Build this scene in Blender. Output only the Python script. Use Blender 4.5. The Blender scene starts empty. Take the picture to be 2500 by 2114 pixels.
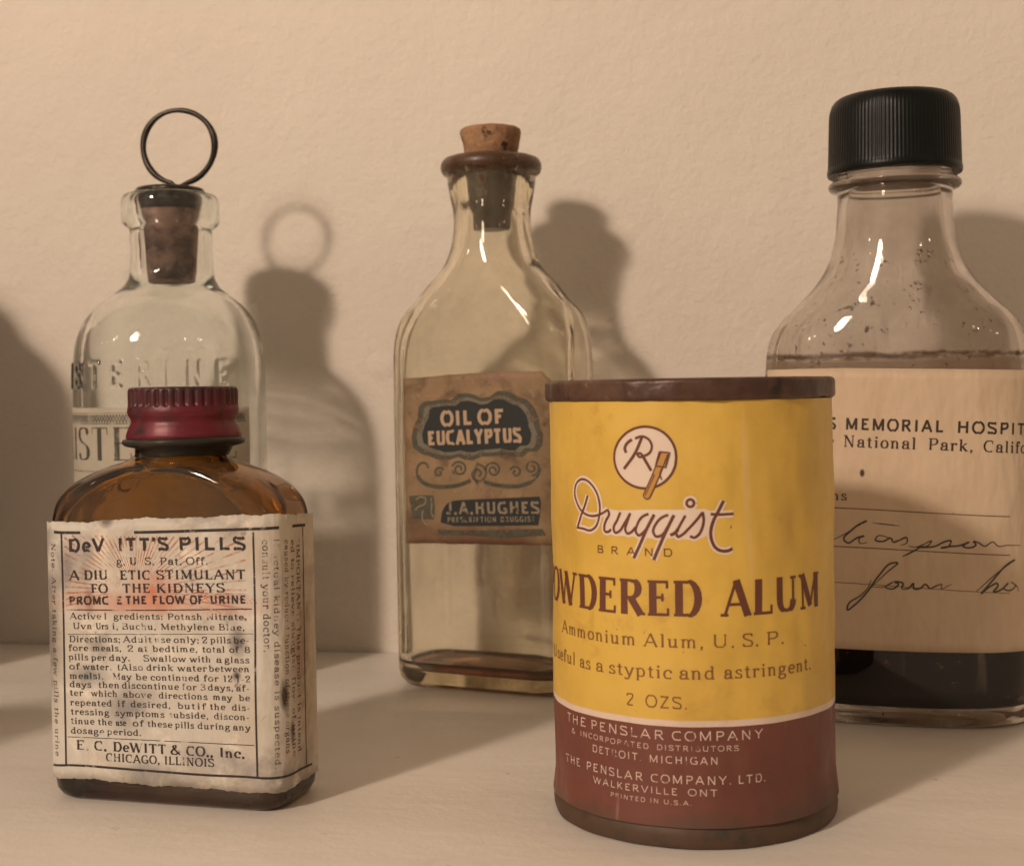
import bpy, bmesh, math, random
from mathutils import Vector, Matrix
random.seed(7)
R = math.radians
S = bpy.context.scene
K = 20.0                                  # one Blender unit is 5 cm; every length below is written in metres and multiplied by K
S.unit_settings.system = 'METRIC'
S.unit_settings.scale_length = 1 / K

# ------------------------------------------------------------------ camera
cam_d = bpy.data.cameras.new("camera")
cam = bpy.data.objects.new("camera", cam_d)
S.collection.objects.link(cam)
S.camera = cam
_r = Vector((0.9795492, 0.20059129, -0.01570024))
_u = Vector((0.00935186, 0.03255687, 0.99942613))
_f = Vector((-0.20098732, 0.9791339, -0.03001515))
cam.matrix_world = Matrix((( _r.x, _u.x, -_f.x, 0), (_r.y, _u.y, -_f.y, 0), (_r.z, _u.z, -_f.z, .080 * K), (0, 0, 0, 1)))
cam_d.sensor_width = 36
cam_d.lens = 47.46
cam_d.clip_start = .005 * K
cam_d.clip_end = 20 * K
cam_d.dof.use_dof = True
cam_d.dof.focus_distance = .275 * K
cam_d.dof.aperture_fstop = 47.46 / (1.5 * K)

# ------------------------------------------------------------------ light
world = bpy.data.worlds.new("World")
S.world = world
world.use_nodes = True
wn = world.node_tree
bg = wn.nodes["Background"]
wtc = wn.nodes.new("ShaderNodeTexCoord")
wns = wn.nodes.new("ShaderNodeTexNoise")
wns.inputs["Scale"].default_value = 1.3
wns.inputs["Detail"].default_value = 2
wrp = wn.nodes.new("ShaderNodeValToRGB")
wrp.color_ramp.elements[0].position = .38
wrp.color_ramp.elements[0].color = (.155, .112, .078, 1)
wrp.color_ramp.elements[1].position = .66
wrp.color_ramp.elements[1].color = (.58, .43, .30, 1)
wn.links.new(wtc.outputs["Generated"], wns.inputs["Vector"])
wn.links.new(wns.outputs["Fac"], wrp.inputs["Fac"])
# the room is dimmer away from the lamps, on the right
wsx = wn.nodes.new("ShaderNodeSeparateXYZ")
wn.links.new(wtc.outputs["Generated"], wsx.inputs[0])
wmr = wn.nodes.new("ShaderNodeMapRange")
wmr.inputs["From Min"].default_value = -.8
wmr.inputs["From Max"].default_value = .9
wmr.inputs["To Min"].default_value = 1.25
wmr.inputs["To Max"].default_value = .45
wn.links.new(wsx.outputs["X"], wmr.inputs["Value"])
wmx = wn.nodes.new("ShaderNodeVectorMath")
wmx.operation = 'SCALE'
wn.links.new(wrp.outputs["Color"], wmx.inputs[0])
wn.links.new(wmr.outputs["Result"], wmx.inputs["Scale"])
wn.links.new(wmx.outputs["Vector"], bg.inputs["Color"])
bg.inputs["Strength"].default_value = 1.22

def lamp(name, loc, power, radius, col):
    d = bpy.data.lights.new(name, 'POINT')
    d.energy = power * K * K
    d.shadow_soft_size = radius * K
    d.color = col
    o = bpy.data.objects.new(name, d)
    o.location = [v * K for v in loc]
    S.collection.objects.link(o)
    return o

def at_dir(az, el, dist, base=(-.10, .34, .08)):
    """point seen from the bottles at azimuth az (0 = straight out from the wall, + to the left) and elevation el"""
    return (base[0] - math.sin(R(az)) * math.cos(R(el)) * dist,
            base[1] - math.cos(R(az)) * math.cos(R(el)) * dist,
            base[2] + math.sin(R(el)) * dist)

WARM = (1.0, .795, .625)
l0 = lamp("lamp_main", at_dir(24.5, 27.5, 1.20), 21.3, .038, WARM)
l1 = lamp("lamp_shade", at_dir(24.2, 25.5, 1.25), 15.5, .090, WARM)
lamp("lamp_left", at_dir(50, 22, 1.9), 1.6, .030, WARM)
lamp("lamp_right", at_dir(-44, 24, 2.0), 1.5, .030, WARM)
lamp("lamp_far_right", at_dir(-64, 22, 2.1), 1.2, .030, WARM)
for l in (l0, l1):
    l.data.cycles.is_caustics_light = True

S.view_settings.view_transform = 'Standard'
S.view_settings.look = 'None'
S.view_settings.exposure = 0
S.view_settings.gamma = 1
S.render.engine = 'CYCLES'
cy = S.cycles
cy.use_denoising = True
cy.max_bounces = 24
cy.transmission_bounces = 22
cy.glossy_bounces = 8
cy.diffuse_bounces = 4
cy.transparent_max_bounces = 24
cy.sample_clamp_indirect = 20
cy.caustics_refractive = True
cy.caustics_reflective = False
cy.blur_glossy = .3

# ------------------------------------------------------------------ helpers
def rr_contour(a, b, r, n):
    """rounded rectangle, n points evenly spaced per quadrant, counter-clockwise from the middle of the front (-Y)"""
    r = min(r, a, b)
    pts = []
    # quarter from front middle (0,-b) to right middle (a,0)
    L1, L2, L3 = a - r, math.pi * r / 2, b - r
    L = L1 + L2 + L3
    for i in range(n):
        s = L * i / n
        if s <= L1:
            p = (s, -b)
        elif s <= L1 + L2:
            t = (s - L1) / r
            p = (a - r + r * math.sin(t), -(b - r) - r * math.cos(t))
        else:
            p = (a, -(b - r) + (s - L1 - L2))
        pts.append(p)
    q2 = [(x, -y) for x, y in [(a, 0)] + pts[:0:-1]]
    q = pts + q2
    q3 = [(-x, -y) for x, y in q]
    return q + q3

def se_contour(a, b, e, n):
    """super-ellipse |x/a|^e + |y/b|^e = 1 resampled evenly per quadrant"""
    M = 400
    raw = []
    for i in range(M + 1):
        t = math.pi / 2 * i / M
        raw.append((a * math.sin(t) ** (2 / e), -b * math.cos(t) ** (2 / e) if i < M else 0.0))
    acc = [0]
    for i in range(M):
        acc.append(acc[-1] + math.dist(raw[i], raw[i + 1]))
    pts, k = [], 0
    for i in range(n):
        s = acc[-1] * i / n
        while acc[k + 1] < s:
            k += 1
        f = (s - acc[k]) / (acc[k + 1] - acc[k])
        pts.append(tuple(raw[k][j] * (1 - f) + raw[k + 1][j] * f for j in (0, 1)))
    q2 = [(x, -y) for x, y in [(a, 0)] + pts[:0:-1]]
    q = pts + q2
    return q + [(-x, -y) for x, y in q]

class Wrap:
    """maps label coordinates (u along the contour from the front middle, v up) to 3-D points"""
    def __init__(self, pts):
        self.p = pts
        n = len(pts)
        self.s = [0.0]
        for i in range(n):
            self.s.append(self.s[-1] + math.dist(pts[i], pts[(i + 1) % n]))
        self.L = self.s[-1]
    def __call__(self, u, v, off=0.0):
        s = u % self.L
        lo, hi = 0, len(self.p)
        while hi - lo > 1:
            m = (lo + hi) // 2
            if self.s[m] <= s:
                lo = m
            else:
                hi = m
        n = len(self.p)
        f = (s - self.s[lo]) / (self.s[lo + 1] - self.s[lo])
        def nrm(i):
            a, b = self.p[(i - 1) % n], self.p[(i + 1) % n]
            dx, dy = b[0] - a[0], b[1] - a[1]
            l = math.hypot(dx, dy)
            return dy / l, -dx / l
        a, b = self.p[lo], self.p[(lo + 1) % n]
        n0, n1 = nrm(lo), nrm(lo + 1)
        nx, ny = n0[0] * (1 - f) + n1[0] * f, n0[1] * (1 - f) + n1[1] * f
        return (a[0] * (1 - f) + b[0] * f + nx * off, a[1] * (1 - f) + b[1] * f + ny * off, v)

SURF = {  # name: (x, y, rotation in degrees, contour)
    'tin': (-.01870, .26033, 0, rr_contour(.02672, .02672, .02672, 48)),
    'pill': (-.12040, .25275, -3, rr_contour(.0258, .0103, .005, 48)),
    'oil': (-.0796, .3624, -13, rr_contour(.0267, .0140, .0085, 48)),
    'hosp': (.0258, .3440, -4, se_contour(.0315, .0180, 2.6, 48)),
    'list': (-.17110, .3548, 0, rr_contour(.0264, .0264, .0264, 48)),
}
WR = {k: Wrap(v[3]) for k, v in SURF.items()}
TEXT = """\
tin|BRAND|-16.11|51.19|-1.3|51.19|1.38|g5
tin|DERED|-20.93|40.82|3.32|40.82|6.22|C
tin|ALUM|7.33|40.82|28.53|40.82|6.22|C
tin|POW|-38.6|40.82|-22.1|40.82|6.22|C
tin|Useful|-33.6|29.92|-22.9|29.92|2.31|c
tin|Ammonium|-27.84|35.37|-8.07|35.37|2.31|c
tin|Alum,|-6.51|35.37|3.88|35.37|2.31|c
tin|U.|5.38|35.37|9.33|35.37|2.31|c
tin|S.|10.78|35.37|13.79|35.37|2.31|c
tin|P.|15.31|35.37|18.92|35.37|2.31|c
tin|as|-21.12|29.92|-18.01|29.92|2.31|c
tin|a|-16.53|29.92|-14.96|29.92|2.31|c
tin|styptic|-13.49|29.92|-1.69|29.92|2.31|c
tin|and|-0.31|29.92|5.69|29.92|2.31|c
tin|astringent.|7.39|29.92|25.85|29.92|2.31|c
tin|2|-10.07|24.74|-8.64|24.74|2.15|g3
tin|OZS.|-6.31|24.74|1.01|24.74|2.15|g3
tin|THE|-25.61|19.24|-19.56|19.24|1.63|g2w
tin|PENSLAR|-18.24|19.24|-3.1|19.24|1.63|g2w
tin|COMPANY|-1.7|19.24|14.4|19.24|1.63|g2w
tin|&|-23.82|17.4|-22.63|17.4|0.94|g2w
tin|INCORPORATED|-21.07|17.4|-5.87|17.4|0.94|g2w
tin|DISTRIBUTORS|-4.42|17.4|9.79|17.4|0.94|g2w
tin|DETROIT.|-17.94|15.12|-7.25|15.12|1.29|g2w
tin|MICHIGAN|-5.77|15.12|6.16|15.12|1.29|g2w
tin|THE|-26.2|11.62|-21.36|11.62|1.46|g2w
tin|PENSLAR|-19.49|11.62|-7.03|11.62|1.46|g2w
tin|COMPANY.|-5.55|11.62|8.42|11.62|1.46|g2w
tin|LTD.|9.59|11.62|14.8|11.62|1.46|g2w
tin|WALKERVILLE|-17.57|9.59|-0.93|9.59|1.2|g2w
tin|ONT|0.96|9.59|5.97|9.59|1.2|g2w
tin|PRINTED|-13.54|7.93|-6.67|7.93|0.78|g2w
tin|IN|-5.81|7.93|-4.23|7.93|0.78|g2w
tin|U.S.A.|-3.37|7.93|1.57|7.93|0.78|g2w
hosp|MEMORIAL|-11.53|70.04|10.31|69.2|2.75|g4b
hosp|HOSPITAL|13.43|69.06|36.65|67.98|2.72|g4b
hosp|LEWIS|-25.91|70.44|-13.97|70.13|2.81|g4b
hosp|National|-12.04|65.98|4.2|65.31|2.76|cb
hosp|Park,|7.09|65.18|16.92|64.7|2.72|cb
hosp|Yosemite|-30.61|66.37|-14.52|66.07|2.82|cb
hosp|California|19.45|64.57|39.12|63.4|2.73|cb
hosp|Directions|-28.85|53.19|-11.47|53.37|2.23|cb
oil|OIL|-8.46|71.34|0.38|71.62|3.88|B
oil|OF|2.59|71.69|9.81|71.92|3.84|B
oil|EUCALYPTUS|-12.57|66.08|14.54|66.92|3.86|B
oil|J.A.HUGHES|-7.45|47.69|19.35|48.46|3.15|B2
oil|PRESCRIPTION|-7.23|45.49|7.17|45.96|1.41|B3
oil|DRUGGIST|8.46|46.0|18.35|46.32|1.39|B3
pill|DeV|-18.83|49.94|-11.04|50.13|2.58|H
pill|ITT'S|-7.86|50.2|2.88|50.45|2.55|H
pill|PILLS|5.23|50.51|19.15|50.83|2.52|H
pill|g.|-8.24|47.47|-6.43|47.5|1.49|c3
pill|U|-5.38|47.52|-4.03|47.55|1.48|c3
pill|S.|-2.09|47.59|-0.16|47.62|1.48|c3
pill|Pat.|1.18|47.65|5.75|47.74|1.47|c3
pill|Off.|6.78|47.75|11.3|47.84|1.46|c3
pill|A|-18.83|44.34|-16.68|44.39|1.86|c4
pill|DIU|-15.46|44.42|-10.43|44.54|1.85|c4
pill|ETIC|-7.56|44.6|-1.12|44.75|1.83|c4
pill|STIMULANT|0.36|44.79|19.02|45.22|1.81|c4
pill|FO|-14.01|41.82|-10.51|41.91|1.79|c4
pill|THE|-7.03|42.01|-1.19|42.17|1.78|c4
pill|KIDNEYS|0.29|42.21|14.64|42.6|1.76|c4
pill|PROMC|-18.98|39.41|-10.27|39.67|1.63|H
pill|E|-8.45|39.73|-7.33|39.76|1.62|H
pill|THE|-6.49|39.79|-2.0|39.92|1.62|H
pill|FLOW|-0.66|39.96|6.29|40.17|1.61|H
pill|OF|7.46|40.21|10.09|40.28|1.6|H
pill|URINE|11.69|40.33|19.05|40.55|1.59|H
pill|Active|-18.92|36.52|-12.09|36.68|1.26|c3
pill|I|-11.41|36.69|-10.73|36.71|1.25|c3
pill|gredients:|-9.16|36.75|1.41|36.99|1.24|c3
pill|Potash|2.51|37.02|9.83|37.18|1.23|c3
pill|Nitrate,|10.8|37.21|19.17|37.4|1.22|c3
pill|Uva|-18.28|34.58|-14.18|34.67|1.26|c3
pill|Urs|-13.16|34.69|-10.56|34.75|1.25|c3
pill|i,|-9.55|34.77|-8.31|34.8|1.25|c3
pill|Buchu,|-7.42|34.82|-0.07|34.98|1.24|c3
pill|Methylene|1.03|35.0|12.37|35.25|1.23|c3
pill|Blue,|13.34|35.27|18.7|35.39|1.22|c3
pill|Directions;|-19.16|31.97|-7.93|32.25|1.26|c3
pill|Adult|-7.26|32.27|-1.13|32.42|1.25|c3
pill|use|-0.36|32.44|2.95|32.52|1.24|c3
pill|only;|3.72|32.54|9.06|32.67|1.23|c3
pill|2|9.71|32.69|10.8|32.72|1.23|c3
pill|pills|11.56|32.73|15.75|32.84|1.22|c3
pill|be-|16.4|32.85|19.6|32.93|1.22|c3
pill|fore|-19.33|30.23|-15.1|30.33|1.26|c3
pill|meals,|-13.96|30.35|-7.76|30.49|1.25|c3
pill|2|-6.41|30.52|-5.18|30.54|1.25|c3
pill|at|-4.07|30.57|-2.07|30.61|1.25|c3
pill|bedtime,|-0.85|30.64|8.69|30.85|1.24|c3
pill|total|9.78|30.87|14.42|30.97|1.23|c3
pill|of|15.49|31.0|17.31|31.04|1.22|c3
pill|8|18.7|31.07|19.77|31.09|1.22|c3
pill|pills|-19.38|28.4|-15.15|28.48|1.26|c3
pill|per|-14.36|28.49|-11.19|28.55|1.26|c3
pill|day.|-10.4|28.56|-5.91|28.65|1.25|c3
pill|Swallow|-2.9|28.7|6.14|28.87|1.24|c3
pill|with|7.12|28.89|11.46|28.97|1.23|c3
pill|a|12.65|28.99|13.73|29.01|1.23|c3
pill|glass|14.48|29.03|19.51|29.12|1.22|c3
pill|of|-19.32|26.52|-17.14|26.57|1.26|c3
pill|water.|-16.23|26.59|-10.0|26.73|1.26|c3
pill|(Also|-8.65|26.76|-3.17|26.88|1.25|c3
pill|drink|-2.28|26.9|3.35|27.03|1.24|c3
pill|water|4.45|27.05|10.55|27.19|1.23|c3
pill|between|11.1|27.2|19.47|27.39|1.22|c3
pill|meals).|-19.26|24.68|-11.85|24.83|1.26|c3
pill|May|-9.71|24.87|-5.78|24.95|1.25|c3
pill|be|-4.67|24.98|-2.33|25.02|1.25|c3
pill|continued|-1.44|25.04|8.88|25.25|1.24|c3
pill|for|9.96|25.27|12.99|25.33|1.23|c3
pill|12|14.07|25.35|15.9|25.39|1.23|c3
pill|1-2|16.75|25.41|19.63|25.46|1.22|c3
pill|days|-19.31|22.99|-14.62|23.07|1.26|c3
pill|then|-12.92|23.1|-8.41|23.18|1.26|c3
pill|discontinue|-7.73|23.2|4.47|23.42|1.25|c3
pill|for|5.34|23.43|8.29|23.49|1.24|c3
pill|3|9.16|23.5|10.14|23.52|1.23|c3
pill|days,|10.79|23.53|16.07|23.63|1.23|c3
pill|af-|16.71|23.64|19.38|23.69|1.22|c3
pill|ter|-19.35|21.29|-16.49|21.33|1.27|c3
pill|which|-14.56|21.36|-8.9|21.44|1.26|c3
pill|above|-7.56|21.45|-1.42|21.54|1.25|c3
pill|directions|0.24|21.56|10.53|21.71|1.24|c3
pill|may|11.83|21.73|15.7|21.78|1.23|c3
pill|be|17.31|21.81|19.44|21.84|1.22|c3
pill|repeated|-19.29|19.37|-10.19|19.5|1.26|c3
pill|if|-8.84|19.52|-7.27|19.55|1.26|c3
pill|desired,|-5.93|19.57|2.62|19.69|1.25|c3
pill|but|4.26|19.72|7.87|19.77|1.24|c3
pill|if|8.42|19.78|10.15|19.8|1.23|c3
pill|the|11.13|19.82|14.26|19.87|1.23|c3
pill|dis-|15.76|19.89|19.4|19.94|1.22|c3
pill|tressing|-19.23|17.52|-10.81|17.66|1.26|c3
pill|symptoms|-9.34|17.68|1.25|17.84|1.25|c3
pill|subside,|2.24|17.86|10.65|17.99|1.24|c3
pill|discon-|11.95|18.01|19.25|18.13|1.23|c3
pill|tinue|-19.29|15.68|-14.15|15.74|1.27|c3
pill|the|-13.24|15.75|-10.18|15.78|1.26|c3
pill|use|-9.28|15.79|-7.15|15.82|1.26|c3
pill|of|-5.58|15.83|-3.35|15.86|1.25|c3
pill|these|-2.35|15.87|2.85|15.93|1.25|c3
pill|pills|3.62|15.94|7.56|15.98|1.24|c3
pill|during|8.43|15.99|15.14|16.07|1.23|c3
pill|any|15.89|16.08|19.42|16.12|1.23|c3
pill|dosage|-19.34|13.75|-12.04|13.87|1.27|c3
pill|period.|-11.25|13.88|-3.84|14.0|1.26|c3
pill|E.|-18.17|10.64|-15.54|10.64|1.89|c4
pill|C.|-14.18|10.65|-11.57|10.65|1.88|c4
pill|DeWITT|-9.99|10.66|1.39|10.69|1.86|c4
pill|&|2.49|10.69|4.58|10.7|1.85|c4
pill|CO.,|5.9|10.7|11.45|10.72|1.84|c4
pill|Inc.|12.96|10.72|18.12|10.74|1.83|c4
pill|CHICAGO,|-11.63|8.58|0.01|8.64|1.62|c3
pill|ILLINOIS|1.12|8.65|11.61|8.7|1.6|c3
pill|consult your doctor.|22.49|52.75|22.41|31.31|1.3|c5
pill|If actual kidney disease is suspected,|24.55|52.84|23.98|8.7|1.1|c5
pill|caused by reduced function of these organs.|26.84|52.37|26.2|10.71|1.1|c5
pill|ed to relieve sluggish flow of urine|28.89|52.15|27.87|10.31|1.59|c5
pill|"IMPORTANT: This product is intend-|31.44|51.87|30.25|9.68|1.65|c5
pill|Note- After taking a few pills the urine|-23.09|51.48|-23.31|8.98|1.26|c5
"""
STROKES = """\
tin|D|-18.18,61.31 -18.94,59.53 -19.84,57.88 -20.94,55.4
tin|D2|-21.07,55.39 -19.27,55.28 -17.62,55.08 -16.28,55.8 -15.41,57.51 -15.16,59.56 -15.74,61.74 -17.01,63.26 -18.84,64.14 -20.34,64.08 -21.72,63.05 -21.98,61.43 -21.24,59.87 -19.95,58.51 -18.26,57.82 -16.46,57.76 -14.98,58.16 -13.97,58.68 -13.42,59.02
tin|r|-13.42,59.02 -13.16,58.25 -13.8,57.12 -14.21,56.16 -14.13,55.14 -13.45,55.07 -12.77,55.58
tin|u|-10.88,58.65 -11.53,57.23 -12.26,55.79 -11.94,54.99 -11.11,55.3 -10.11,56.66 -8.87,58.57
tin|u2|-8.87,58.57 -9.58,56.84 -9.92,55.58 -9.52,54.95 -8.75,55.24 -7.89,56.13
tin|g|-5.41,58.54 -6.55,58.02 -7.55,56.6 -7.87,55.35 -7.33,54.72 -6.42,55.25 -5.27,56.82 -4.38,58.37
tin|g2|-4.38,58.45 -5.77,55.88 -6.94,53.38 -8.27,50.69
tin|h|-1.89,58.44 -3.06,57.93 -4.17,56.69 -4.58,55.45 -4.11,54.66 -3.09,54.87 -1.99,56.42 -0.9,58.26
tin|h2|-0.9,58.41 -2.15,55.95 -3.27,53.48 -4.56,50.53
tin|i|1.07,58.34 -0.01,56.43 -0.55,55.36 -0.26,54.64 0.35,54.91 1.5,55.98 3.03,57.65 3.98,58.86
tin|i2|-1.58,54.92 -0.94,55.2 -0.17,55.94
tin|s|3.98,58.94 4.16,57.64 3.92,56.27 3.3,55.05 2.54,54.52 1.79,54.76
tin|t|7.63,60.78 6.68,58.97 5.75,57.16 5.35,55.34 5.56,53.81 6.31,52.57 7.53,52.09 8.46,52.18 9.09,52.5
tin|t2|5.38,58.54 6.68,58.44 9.35,58.52
tin|dot|2.56,60.47 2.37,60.02 1.92,59.84 1.47,60.02 1.29,60.48 1.49,60.93 1.94,61.12 2.38,60.93 2.56,60.47
tin|Rhook|-8.26,71.47 -9.21,70.78 -9.65,69.85 -9.4,69.15
tin|Rstem|-6.36,71.94 -7.71,69.09 -9.88,66.28
tin|Rloop|-7.67,71.63 -6.36,72.02 -5.08,71.4 -4.62,70.33 -5.03,69.18 -6.08,68.61 -6.98,68.45 -7.27,68.91 -6.76,69.07 -6.21,68.41
tin|Rleg|-6.21,68.41 -4.83,66.04
tin|pestle|-2.37,69.18 -3.9,65.43 -5.66,61.73
tin|pbox|-3.3,69.33 -1.5,69.18 -2.25,66.66 -4.03,66.89 -3.3,69.33
tin|plip|-2.97,64.52 -3.27,65.43 -2.79,66.66
tin|circle|-0.4,68.33 -0.6,66.95 -1.14,65.67 -2.01,64.56 -3.14,63.7 -4.47,63.16 -5.91,62.96 -7.39,63.11 -8.8,63.63 -10.04,64.46 -11.01,65.56 -11.62,66.86 -11.82,68.27 -11.58,69.68 -10.92,71 -9.92,72.12 -8.66,72.99 -7.24,73.52 -5.77,73.7 -4.33,73.51 -3.02,72.97 -1.92,72.11 -1.08,71 -0.56,69.72 -0.4,68.33
tin|fill1|-14.56,59.28 -11.32,58.95 -6.2,59.26 -0.73,59.33 4.56,59.46 5.46,58.99 5.14,57.17 4.96,54.88 2.68,53.99 -0.79,54.44 -3.88,54.24 -7.92,54.42 -12.31,54.54 -14.64,54.72
hosp|rule1|-27.72,51.44 -14.85,51.54 6.25,50.61 25.89,49.45
hosp|rule2|-27.84,42.26 -14.92,42.38 6.2,41.63 25.84,40.49
hosp|rule3|-27.96,33.58 -15,33.85 6.14,32.96 25.79,31.64
hosp|hw1|-14.51,44 -11.34,45.7 -8.99,47.35 -6.86,48.58 -8.21,47.96 -10.55,46.12 -12.14,44.08 -11.36,43.3 -9.01,44.56 -7.46,44.99 -8.55,44.49 -8.56,43.37 -6.71,43.49
hosp|hw2|-1.73,44.68 -4.39,45.04 -4.97,44.16 -3.26,43.79 -1.35,44.57 -0.97,43.71 0.17,44 2.14,44.74 2.14,43.55 0.73,42.94
hosp|hw3|2.43,42.77 3.94,42.59 6.21,43.41 7.64,44.09 6.96,43.02 4.32,42.6 8.46,42.83 10.72,43.95 11.93,44.14 11.47,42.85 9.66,42.45 11.47,42.77 14.12,43.04 16.03,43.81 14.58,42.84 16.03,42.44 17.57,43.21 17,43.92 18.04,43.67 19.53,42.78 21.54,43.72 22.78,42.7 24.94,42.81 28.88,42.59
hosp|hw4|5.83,43.01 3.56,41.6 1.09,40.29
hosp|hw5|-5.52,48.12 0.57,47.48
hosp|hw6|-5.63,33.28 -2.16,36.74 0.02,38.89 -1.39,38.74 -4.08,35.91 -7.18,31.43 -9.92,28.53 -11.49,27.38 -11.28,28.68 -8.34,31 -6.59,33.05 -6,34.66
hosp|hw7|-6.01,33.07 -2.95,33.15 -1.04,34.31 -2.76,33.08 -1.05,32.72 0.18,33.94 -0.73,34.32 1.24,34.04 0.93,32.85 2.37,32.88 3.58,34.09 3.58,32.91 5.01,32.94 6.22,33.95 7.27,32.98 8.59,33.59 9.91,34 9.6,33.01 11.99,34.01
hosp|hw8|17.51,32.23 21.5,35.68 25.83,38.64 27.18,39.35 25.38,38.59 21.5,34.89 18.68,31.74 20.68,33.34 22.53,34.07 22.74,33.59 21.57,32.14 23.15,32.4 25.35,34.02 24.1,32.83 25.8,32.27 27.35,33.35 26.04,34.22 27.86,33 28.27,31.86
oil|badge|-14.44,66.98 -14.59,68.89 -13.82,71.27 -12.56,73.4 -12.53,75.3 -11.16,76.36 -8.75,76.57 -6.36,76.78 -4.25,76.65 -2.65,77.8 -0.55,78.01 1.53,77.52 3.08,76.92 5.15,77.13 6.97,78.16 9.03,78.36 10.55,77.88 12.06,77.06 14.33,76.34 15.81,74.83 16.79,72.99 16.88,71.15 17.73,69.31 17.57,67.25 16.42,66.09 14.4,66.09 13.12,64.93 11.09,64.93 8.8,65.38 5.97,65.14 2.86,64.9 0.77,64.3 -1.32,64.41 -2.89,64.88 -5.01,64.4 -7.66,64.27 -9.78,64.85 -12.18,65.56
oil|panel|-7.13,50.66 -5.26,51.36 -1.03,51.72 9.08,52.26 19.66,52.9 19.99,51.18 19.31,45.43 7.67,44.94 -5.39,44.54 -9.36,45.38 -9.04,48.01 -7.94,49.93
oil|mono|-18.98,52.34 -15.14,52.65 -11.36,52.6 -11.03,49.15 -11.22,46.05 -14.72,46.2 -17.98,46.24 -18.42,48.99
oil|low|-10.47,43.45 2.47,43.58 20.23,44.51 21.13,42.79 10.17,41.7 -0.17,42.09 -10.23,42.03
oil|edge|-20.16,84.13 3.23,85.42 20.85,85.41 21.75,84.14 23.11,82.68 22.57,62.39 22.19,40.24 -0.21,39.85 -20.82,39.48 -20.62,62.16
oil|w1|-12.83,59.96 -13.48,61.15 -15.1,61.3 -16.29,59.81 -16.25,57.9 -14.79,56.24 -11.58,55.14 -7.31,55.04 -3.59,55.56 -0.15,56.79
oil|w2|-8.19,59.55 -8.8,59.99 -9.54,60.11 -10.21,59.9 -10.66,59.46 -10.81,58.92 -10.66,58.44 -10.29,58.12 -9.83,58.02 -9.41,58.12 -9.13,58.37 -9.04,58.66 -9.12,58.91 -9.31,59.06 -9.52,59.08
oil|w3|-5.73,60.52 -4.6,61.53 -3.11,61.66 -1.99,60.95 -1.69,59.83 -2.23,58.85 -3.27,58.44 -4.24,58.7 -4.73,59.4 -4.59,60.15 -4,60.59 -3.34,60.59 -2.93,60.24 -2.9,59.82 -3.15,59.54
oil|w4|2.01,61.15 3.63,60.52 4.41,59.22 4.15,57.82 3.08,56.89 1.73,56.74 0.66,57.32 0.26,58.29 0.59,59.2 1.38,59.69 2.23,59.66 2.77,59.21 2.86,58.64 2.58,58.22 2.15,58.09
oil|w5|4.14,59.65 4.79,60.92 6.08,61.52 7.39,61.28 8.17,60.4 8.15,59.35 7.46,58.58 6.49,58.38 5.7,58.75 5.39,59.43 5.61,60.06 6.14,60.38 6.69,60.33 7,60.02 6.99,59.67
oil|w6|11.36,59.69 11.96,60.31 12.77,60.56 13.54,60.42 14.08,59.97 14.27,59.37 14.11,58.8 13.69,58.42 13.17,58.29 12.71,58.41 12.43,58.7 12.37,59.04 12.5,59.32 12.73,59.47 12.96,59.47
oil|w7|17.54,58.24 18.93,58.84 19.54,60.04 19.22,61.24 18.21,61.89 17.04,61.77 16.28,61.04 16.21,60.12 16.76,59.46 17.56,59.32 18.2,59.66 18.42,60.22 18.21,60.69 17.79,60.86 17.43,60.75
oil|w8|3.74,56.49 6.57,55.83 10.41,55.42 14.23,55.59 17.52,56.67 19.51,58.76 19.89,60.36
oil|w9|2.02,61.62 1.47,59.97 0.91,57.62 1.91,55.76
oil|m1|-16.79,51.42 -15.42,52.17 -13.8,51.72 -14.1,50.28 -16.01,49.52 -17.12,48.54
oil|m2|-14.68,48.59 -14.98,46.91 -14.21,45.02 -13.14,44.57
oil|m3|-12.18,51.99 -11.95,50.32 -12.13,47.94 -11.48,46.76
pill|top|-22.05,53.78 -20.95,53.71 -1.67,53.97 10.94,54.44 25.2,54.91 28.8,54.83 35.87,54.41
pill|bot|-24.51,6.85 -20.75,7.3 -2.91,7.2 9.77,7.05 20.11,7.16 25.44,6.96 29.17,6.99 36.86,6.44
pill|lv|-20.39,53.52 -20.36,39.45 -20.52,22.77 -20.64,7.2
pill|rv|20.9,54.26 20.94,38.57 20.71,24.42 20.72,7.29
pill|rv2|34.65,54.24 34.5,36.93 34.24,22.33 34.17,6.58
pill|mid1|-19.84,38.38 -2.07,38.74 20.35,39.54
pill|mid2|-19.54,33.5 -2.2,34.02 20.55,34.79
pill|mid3|-20.13,13.04 -2.75,13.22 20.25,13.33
pill|edgeT|-22.72,55.71 -16.71,55.9 -1.6,56.61 11.01,57.09 25.05,57.56 29.37,57.25 37.68,56.49
pill|edgeB|-24.75,4.31 -20.82,4.72 -2.98,4.48 9.7,4.26 20.04,4.31 25.37,4.02 29.03,4.23 36.75,4.29
pill|sun|-0.89,43.28
"""

def link(o, parent=None):
    S.collection.objects.link(o)
    if parent is not None:
        o.parent = parent
    return o

def thing(name, label, cat, loc=(0, 0, 0), rotz=0):
    o = bpy.data.objects.new(name, None)
    o.empty_display_size = .02 * K
    o.location = [v * K for v in loc]
    o.rotation_euler = (0, 0, rotz)
    o["label"] = label
    o["category"] = cat
    return link(o)

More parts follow.
